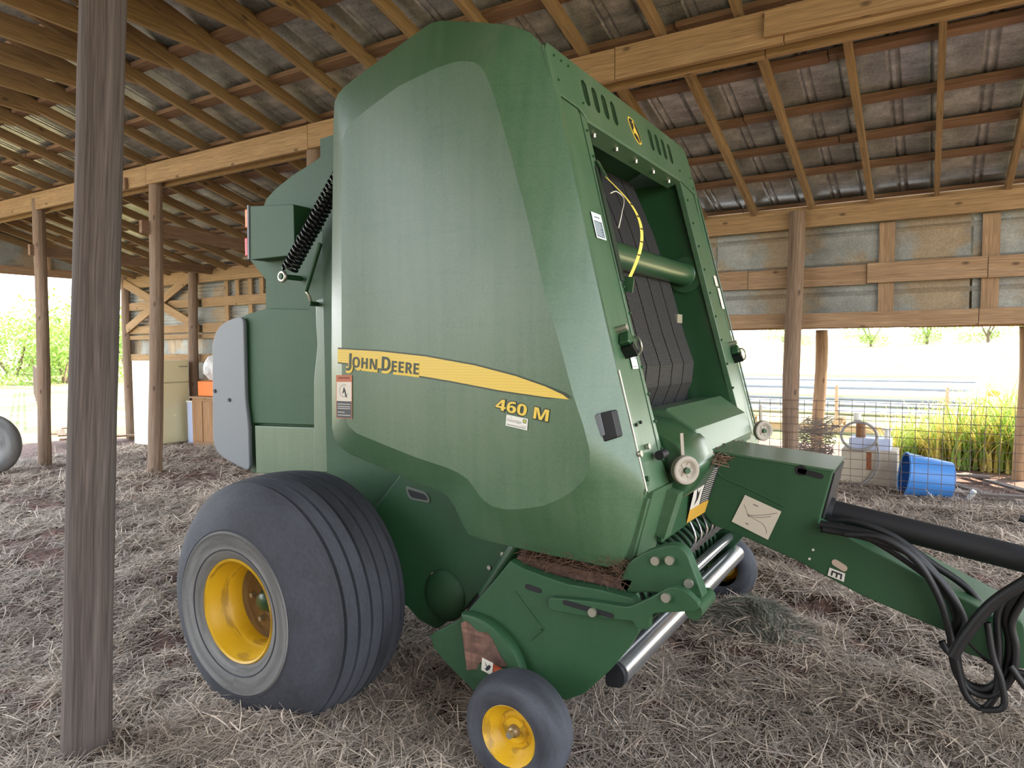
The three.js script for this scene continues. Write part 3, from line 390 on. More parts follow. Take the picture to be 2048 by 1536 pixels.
  part('bolt', rod([fx(1.2), 1.2, 0.865], [fx(1.2) + 0.012, 1.203, 0.865], 0.012, 10), M.zinc, nearCol); part('bolt', rod([fx(1.11), 1.11, 0.85], [fx(1.11) + 0.012, 1.113, 0.85], 0.01, 10), M.greenMat, nearCol); part('bolt', rod([fx(1.215), 1.215, 0.775], [fx(1.215) + 0.012, 1.218, 0.775], 0.011, 10), M.zinc, nearCol);
  for (const [z, y] of [[0.82, 1.30], [0.775, 1.305]]) bolt(z, y, nearCol, 0, 0.006, M.black);
  // latches
  const latch = (z, y, parent) => { const m = part('latch', new RoundedBoxGeometry(0.075, 0.05, 0.04, 2, 0.006).rotateZ(-0.5).translate(-z, y * 1.0304, 0.018).applyMatrix4(SM), M.greenC, parent, 'spring latch with ring'); part('latch_ring', new THREE.TorusGeometry(0.034, 0.004, 6, 24).rotateY(0.9).translate(-z + 0.035, y * 1.0304 - 0.02, 0.035).applyMatrix4(SM), M.zinc, m); part('latch_clip', new THREE.BoxGeometry(0.05, 0.025, 0.05).rotateZ(-0.9).translate(-z - 0.01, y * 1.0304 - 0.035, 0.02).applyMatrix4(SM), M.blackGloss, m); part('latch_bolt', new THREE.CylinderGeometry(0.012, 0.012, 0.05, 8).rotateX(Math.PI / 2).translate(-z - 0.03, y * 1.0304 + 0.05, 0.015).applyMatrix4(SM), M.zinc, m); };
  latch(0.765, 1.6, nearCol); latch(-0.83, 1.55, farCol);
  const rub = part('rubber_stop', new THREE.CylinderGeometry(0.018, 0.018, 0.06, 12).rotateZ(Math.PI / 2).translate(-0.72, 1.175 * 1.0304, 0.03).applyMatrix4(SM), M.black, nearCol);
  // pulleys at the foot of both columns
  const pulley = (z, y, ry) => { const g = new THREE.Group(); g.name = 'pulley'; g.userData.label = 'grey cast rope pulley'; baler.add(g); g.position.set(fx(y) + 0.075, y, z); g.rotation.set(0, ry, 0); part('wheel_disc', lathe([[0.012, 0.006], [0.03, 0.004], [0.036, 0.014], [0.052, 0.016], [0.056, 0.008], [0.05, 0], [0.056, -0.008], [0.052, -0.016], [0.03, -0.008], [0.012, -0.008]], 32), M.pulley, g); part('spokes', mergeGeometries([0, 1, 2].map((i) => new THREE.BoxGeometry(0.06, 0.012, 0.014).rotateZ(i * Math.PI / 3))), M.pulley, g); part('axle_bolt', new THREE.CylinderGeometry(0.012, 0.012, 0.04, 8).rotateX(Math.PI / 2), M.greenMat, g); part('strap', board([-0.01, 0.14, -0.012], [0, 0.05, -0.018], 0.014, 0.005), M.pulley, g); };
  pulley(0.63, 1.115, 0.85); pulley(-0.76, 1.12, 0.85);
  // stickers on the columns
  const sq = (z0, z1, y0, y1, t) => { const v = (z, y) => new THREE.Vector3(-z, y * 1.0304, 0.0015).applyMatrix4(SM).toArray(); return quad(v(z0, y1), v(z1, y1), v(z1, y0), v(z0, y0)); };
  part('instruction_sticker', sq(0.79, 0.70, 1.995, 2.095), std({ roughness: 0.5, map: canvasTex(128, 160, (c, w, h) => { c.fillStyle = '#dfe6ea'; c.fillRect(0, 0, w, h); c.fillStyle = '#5a6a74'; c.font = '12px sans-serif'; c.fillRect(30, 22, 70, 8); c.fillRect(12, 50, 104, 100); c.fillStyle = '#c8d2d8'; for (let y = 58; y < 146; y += 8) c.fillRect(16, y, 60 + (y * 7) % 36, 3); }) }), nearCol);
  part('dealer_sticker', sq(0.735, 0.675, 1.50, 1.555), std({ roughness: 0.5, map: canvasTex(128, 96, (c, w, h) => { c.fillStyle = '#dfe2da'; c.fillRect(0, 0, w, h); c.fillStyle = '#667'; c.font = 'italic 22px serif'; c.fillText('Sunridge', 8, 58); c.fillRect(96, 10, 22, 22); c.fillRect(10, 80, 100, 4); }) }), nearCol);
  part('warning_sticker', sq(-0.80, -0.855, 1.93, 1.99), M.paper, farCol); part('notice_sticker', sq(-0.82, -0.875, 1.80, 1.92), M.white, farCol);

  // --- belts in the mouth: six strips side by side
  const prof = [[fx(2.47) - 0.22, 2.47], [fx(2.2) - 0.17, 2.2], [fx(1.9) - 0.14, 1.9], [fx(1.65) - 0.13, 1.65], [fx(1.48) - 0.12, 1.5], [fx(1.4) - 0.15, 1.4], [fx(1.25) - 0.26, 1.22], [fx(1.1) - 0.4, 1.05]];
  const stripGeo = (pr, th, z0, z1) => { const a = pr, b = pr.map(([x, y]) => [x - th, y]).reverse(); return ext([...a, ...b], z0, z1); };
  for (let i = 0; i < 6; i++) part('belt', stripGeo(prof, 0.012, 0.63 - (i + 1) * 0.176 + 0.006, 0.63 - i * 0.176 - 0.006), M.belt, baler);
  const flat = [[fx(2.47) - 0.3, 2.47], [fx(1.6) - 0.2, 1.6], [fx(1.05) - 0.3, 1.05]];
  part('belt', stripGeo(flat, 0.012, -0.62, -0.43), M.beltPlain, baler, 'smooth dark belt set back at the far side');
  part('belt_clip', ext([[0.0, 0.0], [0.03, 0.0], [0.03, 0.045], [0, 0.045]], -0.43, -0.35).translate(fx(1.73) - 0.155, 1.71, 0.0), M.zinc, baler, 'white belt splice tag');
  part('chamber_back', ext([[fx(2.5) - 0.34, 2.5], [fx(1.05) - 0.5, 1.05], [fx(1.05) - 0.55, 1.05], [fx(2.5) - 0.39, 2.5]], -0.645, 0.645), M.greenMat, baler);
  // upper roller across the mouth
  const rol = part('cross_tube', rod([fx(1.985) - 0.11, 1.985, 0.64], [fx(1.985) - 0.11, 1.985, -0.645], 0.058, 32), M.greenC, baler, 'green cross tube spanning the mouth');
  part('flange', rod([fx(1.985) - 0.11, 1.985, -0.645], [fx(1.985) - 0.11, 1.985, -0.63], 0.1, 32), M.greenMat, rol); part('end_cap', new THREE.TorusGeometry(0.058, 0.006, 8, 32).translate(fx(1.985) - 0.11, 1.985, -0.61), M.greenC, rol);
  // bale size gauge: yellow bowed strip with ticks and pointer
  { const c = [], y0 = 1.86, y1 = 2.26; for (let i = 0; i <= 24; i++) { const t = i / 24, y = lerp(y1, y0, t); c.push([fx(y) + 0.02 + 0.10 * Math.sin(Math.PI * clamp(t * 0.96 + 0.02)) , y, 0.60]); }
    const pos = [], idx = []; c.forEach(([x, y], i) => { pos.push(x, y, 0.622, x - 0.002, y, 0.585); if (i) { const a = (i - 1) * 2; idx.push(a, a + 1, a + 2, a + 1, a + 3, a + 2); } }); const g = new THREE.BufferGeometry(); g.setAttribute('position', new THREE.Float32BufferAttribute(pos, 3)); g.setIndex(idx); g.computeVertexNormals();
    const ga = part('size_gauge', g, std({ color: 0xe8cf5a, roughness: 0.45, side: THREE.DoubleSide }), baler, 'yellow bowed bale size gauge');
    for (const i of [7, 10, 13, 16, 19]) part('tick', new THREE.BoxGeometry(0.002, 0.004, 0.03).translate(c[i][0] + 0.002, c[i][1], 0.604), M.black, ga);
    part('gauge_bracket', board([fx(2.33) + 0.006, 2.33, 0.61], [c[0][0], c[0][1], 0.605], 0.04, 0.006), M.greenC, ga); part('gauge_bracket', board([fx(1.80) + 0.006, 1.80, 0.615], [c[24][0], c[24][1], 0.61], 0.04, 0.006), M.greenC, ga);
    part('pointer_wire', tube([[fx(2.0), 2.06, 0.58], [fx(2.1) + 0.03, 2.12, 0.56], [fx(2.2) + 0.05, 2.19, 0.53], [fx(2.22) + 0.03, 2.215, 0.55], [fx(2.22) + 0.015, 2.205, 0.57]], 0.004, 24, 6), M.zinc, ga);
    part('gauge_rail', board([fx(2.3) - 0.01, 2.3, 0.625], [fx(1.84) - 0.01, 1.84, 0.632], 0.03, 0.035), M.decalDark, ga); }
  // --- hood at the foot of the mouth: folded sheet with a bulge on the near side
  part('roller_hood', ext([[0.86, 1.30], [1.0, 1.315], [1.13, 1.23], [1.165, 1.13], [1.16, 1.09], [0.9, 1.05]], -0.62, 0.28, 0.012), M.green, baler, 'folded green hood over the lower roller');
  part('drive_cover', toCreasedNormals(ext(roundPoly([[0.9, 1.29], [1.03, 1.27], [1.16, 1.2], [1.22, 1.1], [1.16, 0.98], [0.95, 0.95]], 0.03), 0.24, 0.6, 0.012), 0.45), M.greenC, baler, 'rounded green drive cover by the near pulley');
  // body core behind the shields
  part('body', ext([[-0.72, 2.66], [-0.2, 2.70], [0.25, 2.84], [0.55, 2.76], [0.72, 2.68], [fx(2.5) - 0.4, 2.5], [fx(1.05) - 0.56, 1.05], [0.52, 0.8], [-0.12, 0.62], [-0.72, 0.62]], -0.63, 0.63), M.greenMat, baler, 'dark green bale chamber');
  part('roof_cover', ext([[0.20, 2.87], [0.54, 2.79], [0.705, 2.70], [0.69, 2.67], [0.53, 2.76], [0.2, 2.84]], -0.86, 0.86, 0.004), M.green, baler);
  part('lower_beam', ext([[1.06, 1.06], [1.14, 1.06], [1.05, 0.72], [0.97, 0.72]], 0.6, 0.82, 0.004), M.green, baler);
  part('front_cross_panel', ext([[1.08, 1.1], [1.12, 1.1], [1.1, 0.82], [1.06, 0.82]], -0.6, 0.62, 0.003), M.greenMat, baler);

  // --- tailgate
  part('tailgate', ext(TAIL, 0.44, 0.5, 0.004), M.greenMat, baler, 'green tailgate side behind the shield'); part('tailgate', ext(TAIL, -0.5, -0.44, 0.004), M.greenMat, baler);
  part('tailgate_core', ext([[-0.75, 2.6], [-1.24, 2.44], [-1.29, 1.98], [-1.3, 1.82], [-1.5, 1.77], [-1.5, 0.9], [-0.75, 0.9]], -0.43, 0.43), M.greenMat, baler);
  const lb = part('light_box', ext(roundPoly([[-1.305, 2.39], [-0.95, 2.36], [-0.95, 2.09], [-1.315, 2.09]], 0.01), 0.5, 0.61, 0.004), M.greenMat, baler, 'green lamp bracket box');
  part('lamp_plate', board([-1.325, 2.095, 0.53], [-1.318, 2.395, 0.53], 0.012, 0.17), M.greyPlastic, lb); part('amber_lamp', new RoundedBoxGeometry(0.03, 0.105, 0.12, 2, 0.008).translate(-1.34, 2.325, 0.55), M.orange, lb); part('red_lamp', new RoundedBoxGeometry(0.03, 0.105, 0.12, 2, 0.008).translate(-1.348, 2.165, 0.55), M.red, lb);
  part('rear_box', ext(roundPoly([[-1.48, 1.79], [-1.29, 1.82], [-0.86, 1.80], [-0.88, 1.165], [-1.47, 1.15]], 0.02), 0.47, 0.53, 0.006), M.greenMat, baler, 'dark green rear side box');
  const gp = part('rear_guard', ext(roundPoly(GREY, 0.05), 0.535, 0.56, 0.008), M.greyPlastic, baler, 'grey plastic rear side guard');
  for (const [x, y] of [[-1.735, 1.335], [-1.6, 1.285]]) part('fastener', rod([x, y, 0.556], [x, y, 0.566], 0.012, 6), M.black, gp);
  part('lower_panel', ext(LOWPAN, 0.5, 0.545, 0.004), M.green, baler, 'pale green lower rear panel');
  part('hinge_rail', ext(roundPoly(RAIL, 0.02), 0.5, 0.62, 0.008), M.green, baler, 'green hinge rail curving down beside the shield');
  const tri = part('spring_plate', ext(roundPoly([[-1.02, 1.95], [-0.95, 2.2], [-0.7, 2.2], [-0.7, 1.69], [-0.79, 1.73]], 0.015), 0.5, 0.6, 0.004), M.greenMat, baler, 'triangular green spring plate');
  part('slot', ext(slotPts(-0.745, 1.78, 1.55, 0.1, 0.03), 0.598, 0.604), M.greenC, tri);
  // spring: coil between eye and upper anchor
  { const A = new THREE.Vector3(SPR[0][0] + 0.03, SPR[0][1] + 0.035, 0.7), B = new THREE.Vector3(-0.45, 2.5, 0.7), d = B.clone().sub(A), L = d.length(), n = 27; d.normalize(); const s = new THREE.Vector3(0, 0, 1), u = s.clone().cross(d); const pts = []; for (let i = 0; i <= n * 12; i++) { const a = i / 12 * Math.PI * 2, c = A.clone().addScaledVector(d, L * i / (n * 12)).addScaledVector(s, Math.cos(a) * 0.036).addScaledVector(u, Math.sin(a) * 0.036); pts.push(c); }
    const g = new THREE.TubeGeometry(new THREE.CatmullRomCurve3(pts), n * 14, 0.0085, 6); const spg = part('tension_spring', g, M.blackGloss, baler, 'black coil tension spring');
    part('spring_eye', new THREE.TorusGeometry(0.022, 0.011, 8, 20).translate(SPR[0][0], SPR[0][1], 0.72), M.zinc, spg); part('spring_bolt', rod([SPR[0][0], SPR[0][1], 0.6], [SPR[0][0], SPR[0][1], 0.735], 0.014, 10), M.greenMat, spg); }
  const dm = part('damper', rod([...DAMP[0], 0.68], [...DAMP[1], 0.68], 0.011, 10), M.greenMat, baler, 'thin gas strut'); part('damper_link', tube([[...DAMP[1], 0.68], [-0.778, 1.87, 0.68], [...DAMP[2], 0.66]], 0.007, 12, 6), M.zinc, dm); part('damper_bolt', rod([...DAMP[2], 0.6], [...DAMP[2], 0.68], 0.012, 8), M.greenMat, dm);

  // --- lower chassis
  const ls = part('lower_side_plate', ext(LOWSIDE, 0.66, 0.72, 0.004, []), M.greenMat, baler, 'dark green lower side plate with an oval slot');
  part('slot_rim', ext(roundPoly([[-0.11, 0.945], [0.025, 0.925], [0.045, 0.875], [-0.085, 0.88]], 0.025), 0.715, 0.726, 0.003), std({ color: 0x5c665e, roughness: 0.6 }), ls); part('slot', ext(roundPoly([[-0.095, 0.93], [0.012, 0.915], [0.03, 0.888], [-0.07, 0.892]], 0.015), 0.72, 0.7275), M.black, ls);
  part('pressed_dome', new THREE.SphereGeometry(0.115, 28, 16).scale(1, 1.05, 0.36).translate(0.115, 0.46, 0.715), M.greenMat, ls);
  for (const [x, y] of [[0.36, 0.63], [0.43, 0.7], [0.05, 0.55]]) part('bolt', rod([x, y, 0.718], [x, y, 0.728], 0.01, 8), M.zinc, ls);
  part('axle', rod([-0.585, 0.44, 1.08], [-0.585, 0.44, -1.08], 0.05, 16), M.greenMat, baler); part('axle_bracket', ext([[-0.7, 0.9], [-0.3, 0.9], [-0.45, 0.35], [-0.7, 0.35]], 0.5, 0.62, 0.005), M.greenMat, baler); part('axle_bracket', ext([[-0.7, 0.9], [-0.3, 0.9], [-0.45, 0.35], [-0.7, 0.35]], -0.62, -0.5, 0.005), M.greenMat, baler);
  part('guide_cylinder', rod([0.56, 0.80, 0.78], [0.37, 0.53, 0.78], 0.03, 16), M.greenC, baler, 'ribbed green lift cylinder'); part('guide_rod', rod([0.37, 0.53, 0.78], [0.22, 0.34, 0.78], 0.018, 10), M.black, baler);
  // --- wheels
  const wheel = (z, sgn) => {
    const g = new THREE.Group(); g.name = 'wheel'; g.userData.label = sgn > 0 ? 'wide ribbed tyre on a yellow rim' : 'far wide ribbed tyre on a yellow rim'; g.position.set(-0.585, 0.44, z); if (sgn < 0) g.rotation.y = Math.PI; baler.add(g);
    const P = [[0.222, 0.25], [0.235, 0.268], [0.262, 0.282], [0.30, 0.292], [0.335, 0.290], [0.34, 0.296], [0.345, 0.289], [0.39, 0.276], [0.43, 0.258], [0.465, 0.232], [0.492, 0.205]];
    const tread = []; const zs = [0.165, 0.10, 0.033, -0.033, -0.10, -0.165]; let last = 0.205; const crown = (q) => 0.535 - 0.55 * q * q * 1.0;
    for (const q of zs) { tread.push([crown(q + 0.007) , q + 0.007], [crown(q) - 0.022, q + 0.005], [crown(q) - 0.022, q - 0.005], [crown(q - 0.007), q - 0.007], [crown(q - 0.033), q - 0.033]); }
    const Q = P.map(([a, b]) => [a, -b]).reverse();
    const ty = part('tyre', toCreasedNormals(lathe([...P.slice(6), [0.507, 0.187], ...tread, [0.507, -0.19], ...Q].map(([r, q]) => [r < 0.24 ? r : r + (r - 0.24) * 0.11, q * 1.04]), 96), 0.45), M.rubber, g);
    part('sidewall', lathe([...P.slice(0, 7)].map(([r, q]) => [r < 0.24 ? r : r + (r - 0.24) * 0.11, q * 1.04]), 96), M.dustyRubber, g, 'dust-grey sidewall');
    part('sidewall_ring', new THREE.TorusGeometry(0.364, 0.003, 5, 90).translate(0, 0, 0.298), M.rubber, g); part('sidewall_ring', new THREE.TorusGeometry(0.276, 0.003, 5, 90).translate(0, 0, 0.297), M.rubber, g);
    part('rim', toCreasedNormals(lathe([[0.232, 0.272], [0.226, 0.282], [0.218, 0.276], [0.213, 0.25], [0.2, 0.225], [0.196, 0.19], [0.186, 0.178], [0.181, 0.17], [0.177, 0.11]], 64), 0.6), M.yellow, g, 'deep yellow wheel rim'); part('wheel_disc', toCreasedNormals(lathe([[0.178, 0.115], [0.16, 0.095], [0.11, 0.095], [0.1, 0.085], [0.07, 0.08]], 48), 0.5), M.rimDirt, g, 'dirt-brown wheel disc');
    part('hub', lathe([[0.0, 0.15], [0.035, 0.15], [0.045, 0.13], [0.048, 0.1], [0.07, 0.095], [0.07, 0.08]], 32), M.greenC, g); for (let i = 0; i < 6; i++) { const a = i / 6 * Math.PI * 2; part('lug_nut', rod([Math.cos(a) * 0.115, Math.sin(a) * 0.115, 0.09], [Math.cos(a) * 0.115, Math.sin(a) * 0.115, 0.115], 0.012, 6), M.zinc, g); }
  };
  wheel(1.02, 1); wheel(-1.02, -1);
  // --- pickup
  const gauge = (z, sgn) => {
    const g = new THREE.Group(); g.name = 'gauge_wheel'; g.userData.label = sgn > 0 ? 'small smooth tyre on a yellow disc wheel' : 'far small tyre on a yellow disc wheel'; g.position.set(sgn > 0 ? 0.75 : 0.9, 0.225, z); if (sgn < 0) g.rotation.y = Math.PI; baler.add(g);
    part('tyre', lathe([[0.104, 0.066], [0.112, 0.076], [0.135, 0.083], [0.158, 0.08], [0.178, 0.07], [0.192, 0.052], [0.202, 0.02], [0.205, 0], [0.202, -0.02], [0.192, -0.052], [0.178, -0.07], [0.158, -0.08], [0.135, -0.083], [0.112, -0.076], [0.104, -0.066]], 64), M.rubber, g);
    part('rim', toCreasedNormals(lathe([[0.0, 0.028], [0.045, 0.028], [0.05, 0.02], [0.068, 0.018], [0.074, 0.028], [0.085, 0.035], [0.097, 0.06], [0.108, 0.074], [0.114, 0.07], [0.106, 0.055], [0.1, 0.02]], 48), 0.6), M.yellow, g); part('bearing_cap', lathe([[0, 0.05], [0.016, 0.05], [0.018, 0.04], [0.022, 0.038], [0.024, 0.026]], 24), std({ color: 0x9a8866, roughness: 0.45, metalness: 0.6 }), g); part('axle_nut', rod([0, 0, 0.04], [0, 0, 0.068], 0.013, 6), M.zinc, g);
  };
  gauge(1.13, 1); gauge(-1.08, -1);
  const fl = part('pickup_flare', ext(FLARE, 0.90, 0.95, 0.005), M.greenMat, baler, 'dark green pickup side plate'); part('pickup_flare', ext(FLARE, -0.92, -0.87, 0.005), M.greenMat, baler);
  { const sec = (r, a0, a1) => { const o = [[0.445, 0.28]]; for (let i = 0; i <= 14; i++) { const a = lerp(a0, a1, i / 14); o.push([0.445 + Math.cos(a) * r, 0.28 + Math.sin(a) * r]); } return o; };
    const fd = part('wheel_fender', toCreasedNormals(ext(sec(0.25, -0.05, 1.75), 0.945, 1.0, 0.014), 0.5), M.greenMat, fl, 'rounded fender bulge over the small wheel'); part('dirt_cake', ext(sec(0.2, 0.35, 1.7).map(([x, y]) => [x - 0.012, y + 0.012 + 0.012 * Math.sin(x * 60)]), 0.998, 1.003, 0.001), std({ map: soilTex, roughness: 1 }), fd, 'dried brown dirt on the fender'); }
  part('fold_line', ext([[0.62, 0.64], [0.63, 0.645], [0.755, 0.52], [0.745, 0.515]], 0.948, 0.954), M.greenMat, fl); part('fold_line', ext([[0.745, 0.52], [0.755, 0.52], [0.70, 0.465], [0.69, 0.47]], 0.948, 0.954), M.greenMat, fl);
  part('gauge_arm', board([0.5, 0.335, 1.01], [0.77, 0.235, 1.01], 0.03, 0.05), M.greenMat, fl); part('red_reflector', board([0.565, 0.36, 1.03], [0.68, 0.335, 1.03], 0.02, 0.022), M.warnRed, fl);
  part('hand_sticker', quad([0.535, 0.395, 1.042], [0.585, 0.385, 1.042], [0.58, 0.335, 1.042], [0.53, 0.345, 1.042]), std({ roughness: 0.5, map: canvasTex(96, 96, (c, w, h) => { c.fillStyle = '#d8d2c4'; c.fillRect(0, 0, w, h); c.fillStyle = '#23242c'; c.beginPath(); c.moveTo(20, 14); c.lineTo(48, 46); c.lineTo(66, 26); c.lineTo(80, 34); c.lineTo(70, 62); c.lineTo(48, 84); c.lineTo(28, 72); c.lineTo(44, 58); c.fill(); }) }), fl);
  part('slot', ext(slotPts(0.71, 0.668, -0.12, 0.07, 0.02), 0.948, 0.953), M.black, fl);
  const ar = part('lift_arm', ext(roundPoly(ARM, 0.02), 0.955, 0.985, 0.004), M.greenMat, baler, 'green lift arm with a long slot'); part('slot', ext(slotPts(0.955, 0.648, -0.07, 0.2, 0.018), 0.98, 0.988), M.black, ar);
  const br = part('lift_bracket', ext(roundPoly(BRK, 0.03), 0.82, 0.88, 0.005), M.greenMat, baler, 'green pivot bracket');
  part('roller_end', rod([1.325, 0.70, 0.95], [1.325, 0.70, 0.78], 0.03, 16), M.greenC, br);
  for (const [x, y, z, p] of [[1.222, 0.84, 0.88, br], [1.17, 0.83, 0.88, br], [1.29, 0.77, 0.88, br], [1.245, 0.745, 0.985, ar], [0.976, 0.642, 0.985, ar]]) part('bolt', rod([x, y, z], [x, y, z + 0.014], 0.016, 10), M.zinc, p);
  part('support_post', board([STRUT[0][0] - 0.02, STRUT[0][1], 0.8], [STRUT[1][0] - 0.0, STRUT[1][1] - 0.01, 0.8], 0.05, 0.09), M.green, baler); part('support_post', board([1.13, 1.04, 0.62], [1.075, 0.86, 0.62], 0.1, 0.08), M.green, baler);
  // pickup reel: dark drum, strippers, tines; bright wind-guard roller tubes
  part('pickup_drum', rod([0.72, 0.42, 0.9], [0.72, 0.42, -0.87], 0.16, 28), M.black, baler);
  for (let i = 0; i < 22; i++) { const z = 0.86 - i * 0.08; part('stripper_band', new THREE.TorusGeometry(0.18, 0.013, 5, 20, Math.PI * 1.2).rotateZ(-1.1).translate(0.74, 0.43, z), M.greenMat, baler); }
  part('guard_roller', rod([1.02, 0.385, 0.88], [1.02, 0.37, -0.9], 0.048, 24), M.steel, baler, 'bright steel wind-guard roller'); part('guard_bar', rod([0.985, 0.475, 0.86], [0.985, 0.47, -0.9], 0.026, 16), M.steel, baler, 'bright steel bar'); part('guard_bracket', ext(roundPoly([[0.98, 0.335], [1.06, 0.345], [1.06, 0.41], [1.0, 0.45]], 0.03), 0.885, 0.9), M.black, baler);
  for (let i = 0; i < 9; i++) part('guard_tine', tube([[1.02, 0.6, -0.55 + i * 0.09], [1.1, 0.72, -0.55 + i * 0.09], [1.06, 0.83, -0.55 + i * 0.09]], 0.008, 10, 5), M.steel, baler);
  part('far_lift_arm', ext(roundPoly([[0.95, 0.75], [1.1, 0.74], [1.22, 0.79], [1.26, 0.74], [1.2, 0.66], [1.0, 0.55]], 0.03), -0.8, -0.76, 0.004), M.greenMat, baler);
  // trapped hay between shield and pickup
  { const R = rng(77), gs = []; for (let i = 0; i < 1800; i++) { const x = 0.62 + R() * 0.44, y = 0.735 + R() * 0.09 + (x - 0.6) * -0.02, z = 0.7 + R() * 0.2, l = 0.03 + R() * 0.07, a = R() * 6.28, b = (R() - 0.5) * 1.6; const g = new THREE.BoxGeometry(l, 0.0015, 0.0015); g.rotateZ(b); g.rotateY(a); gs.push(g.translate(x, y, z)); } part('packed_hay', mergeGeometries(gs), std({ color: 0x5d4636, roughness: 1 }), baler, 'brown hay packed above the pickup').userData.kind = 'stuff';
    part('hay_tray', ext([[0.6, 0.76], [1.08, 0.74], [1.06, 0.7], [0.6, 0.72]], 0.55, 0.88), std({ map: soilTex, roughness: 1 }), baler); }
  { const R = rng(79), gs = []; for (let i = 0; i < 260; i++) { const g = new THREE.BoxGeometry(0.03 + R() * 0.08, 0.003, 0.003); g.rotateZ((R() - 0.5)); g.rotateY(R() * 6.28); gs.push(g.translate(1.13 + R() * 0.13, 1.09 + R() * 0.03, -0.25 + R() * 0.6)); } part('fallen_leaves', mergeGeometries(gs), std({ color: 0x6b5040, roughness: 1 }), baler, 'dry brown chaff lying on the tongue').userData.kind = 'stuff'; }

  // --- tongue
  const tp = [[1.125, 1.12], [1.201, 1.126], [1.66, 1.085], [1.61, 0.87], [1.70, 0.833], [2.155, 0.627], [2.6, 0.42], [2.95, 0.40], [2.95, 0.30], [2.55, 0.32], [2.289, 0.43], [2.065, 0.51], [1.763, 0.602], [1.541, 0.697], [1.321, 0.77], [1.182, 0.806], [1.094, 0.907]];
  const to = part('tongue', ext(tp, -0.17, 0.2, 0.006), M.greenMat, baler, 'dark green drawbar tongue reaching forward');
  part('tongue_cap', ext([[1.16, 1.125], [1.205, 1.132], [1.664, 1.091], [1.66, 1.083], [1.2, 1.124]], -0.172, 0.202), M.green, to, 'dusty top of the tongue box');
  part('tongue_mouth', ext([[1.6405, 1.075], [1.646, 1.072], [1.604, 0.885], [1.598, 0.885]], -0.15, 0.18).translate(0.018, 0, 0), M.black, to);
  part('seam', tube(TSEAM.map((p) => [...p, 0.2]), 0.003, 20, 5), M.greenMat, to); part('keyhole', ext(slotPts(1.575, 1.068, -0.2, 0.1, 0.022), 0.198, 0.204), M.black, to); part('keyhole', new THREE.CylinderGeometry(0.022, 0.022, 0.006, 14).rotateX(Math.PI / 2).translate(1.54, 1.078, 0.201), M.black, to);
  part('routing_sticker', quad([...TSTK[0], 0.204], [...TSTK[1], 0.204], [...TSTK[2], 0.204], [...TSTK[3], 0.204]), std({ roughness: 0.55, map: canvasTex(256, 220, (c, w, h) => { c.fillStyle = '#cfc4b2'; c.fillRect(0, 0, w, h); c.strokeStyle = '#4c463f'; c.lineWidth = 3; c.beginPath(); c.moveTo(20, 66); c.quadraticCurveTo(50, 90, 70, 124); c.quadraticCurveTo(150, 90, 236, 22); c.moveTo(70, 124); c.quadraticCurveTo(140, 120, 210, 60); c.moveTo(76, 126); c.lineTo(176, 132); c.quadraticCurveTo(220, 150, 230, 186); c.moveTo(72, 112); c.lineTo(84, 136); c.stroke(); c.lineWidth = 6; c.beginPath(); c.moveTo(74, 36); c.lineTo(108, 36); c.moveTo(84, 184); c.lineTo(104, 184); c.stroke(); }) }), to, 'pale line-drawing sticker');
  part('oblong_hole', ext(slotPts(THOLES[0][0], THOLES[0][1], -0.5, 0.062, 0.026), 0.199, 0.2035), std({ color: 0xb7a290, roughness: 0.8 }), to); for (const i of [3, 4]) part('hole', rod([...THOLES[i], 0.199], [...THOLES[i], 0.2035], 0.005, 8), M.paper, to);
  part('hose_code_sticker', quad([1.652, 0.695, 0.204], [1.71, 0.68, 0.204], [1.705, 0.645, 0.204], [1.645, 0.662, 0.204]), std({ roughness: 0.5, map: canvasTex(96, 64, (c, w, h) => { c.fillStyle = '#d6d3c8'; c.fillRect(0, 0, w, h); c.fillStyle = '#222'; c.fillRect(16, 14, 64, 12); c.fillRect(16, 14, 10, 40); c.fillRect(44, 14, 10, 40); c.fillRect(70, 14, 10, 40); }) }), to);
  part('safety_sticker', quad([1.155, 1.055, 0.32], [1.215, 1.075, 0.205], [1.15, 0.86, 0.205], [1.105, 0.83, 0.32]), std({ roughness: 0.5, side: THREE.DoubleSide, map: canvasTex(128, 256, (c, w, h) => { c.fillStyle = '#cfc8bc'; c.fillRect(0, 0, 66, 190); c.fillStyle = '#2a2a2c'; c.fillRect(66, 0, 62, 190); c.fillStyle = '#b9a'; c.fillStyle = '#c9c2b4'; for (let y = 12; y < 184; y += 12) c.fillRect(72, y, 48, 4); c.fillStyle = '#1c1c1c'; c.beginPath(); c.moveTo(22, 90); c.lineTo(40, 120); c.lineTo(50, 100); c.lineTo(46, 150); c.lineTo(26, 180); c.lineTo(30, 140); c.fill(); c.fillStyle = '#c79a3c'; c.fillRect(0, 190, 128, 66); }) }), baler, 'safety sticker with a yellow foot');
  part('hitch_clevis', ext(roundPoly([[2.9, 0.28], [3.12, 0.28], [3.12, 0.42], [2.9, 0.42]], 0.03), -0.06, 0.09, 0.006), M.black, to);
  // drive shaft
  const pt = part('drive_shaft', rod([1.45, 0.907, 0], [2.9, 0.68, 0], 0.05, 28), M.ptoShield, baler, 'black drive shaft shield running along the tongue'); part('shield_cone', rod([1.5, 0.9, 0], [1.64, 0.877, 0], 0.085, 28, 0.06), M.black, pt); part('yoke', new RoundedBoxGeometry(0.14, 0.09, 0.09, 2, 0.015).translate(2.96, 0.67, 0), M.zinc, pt);
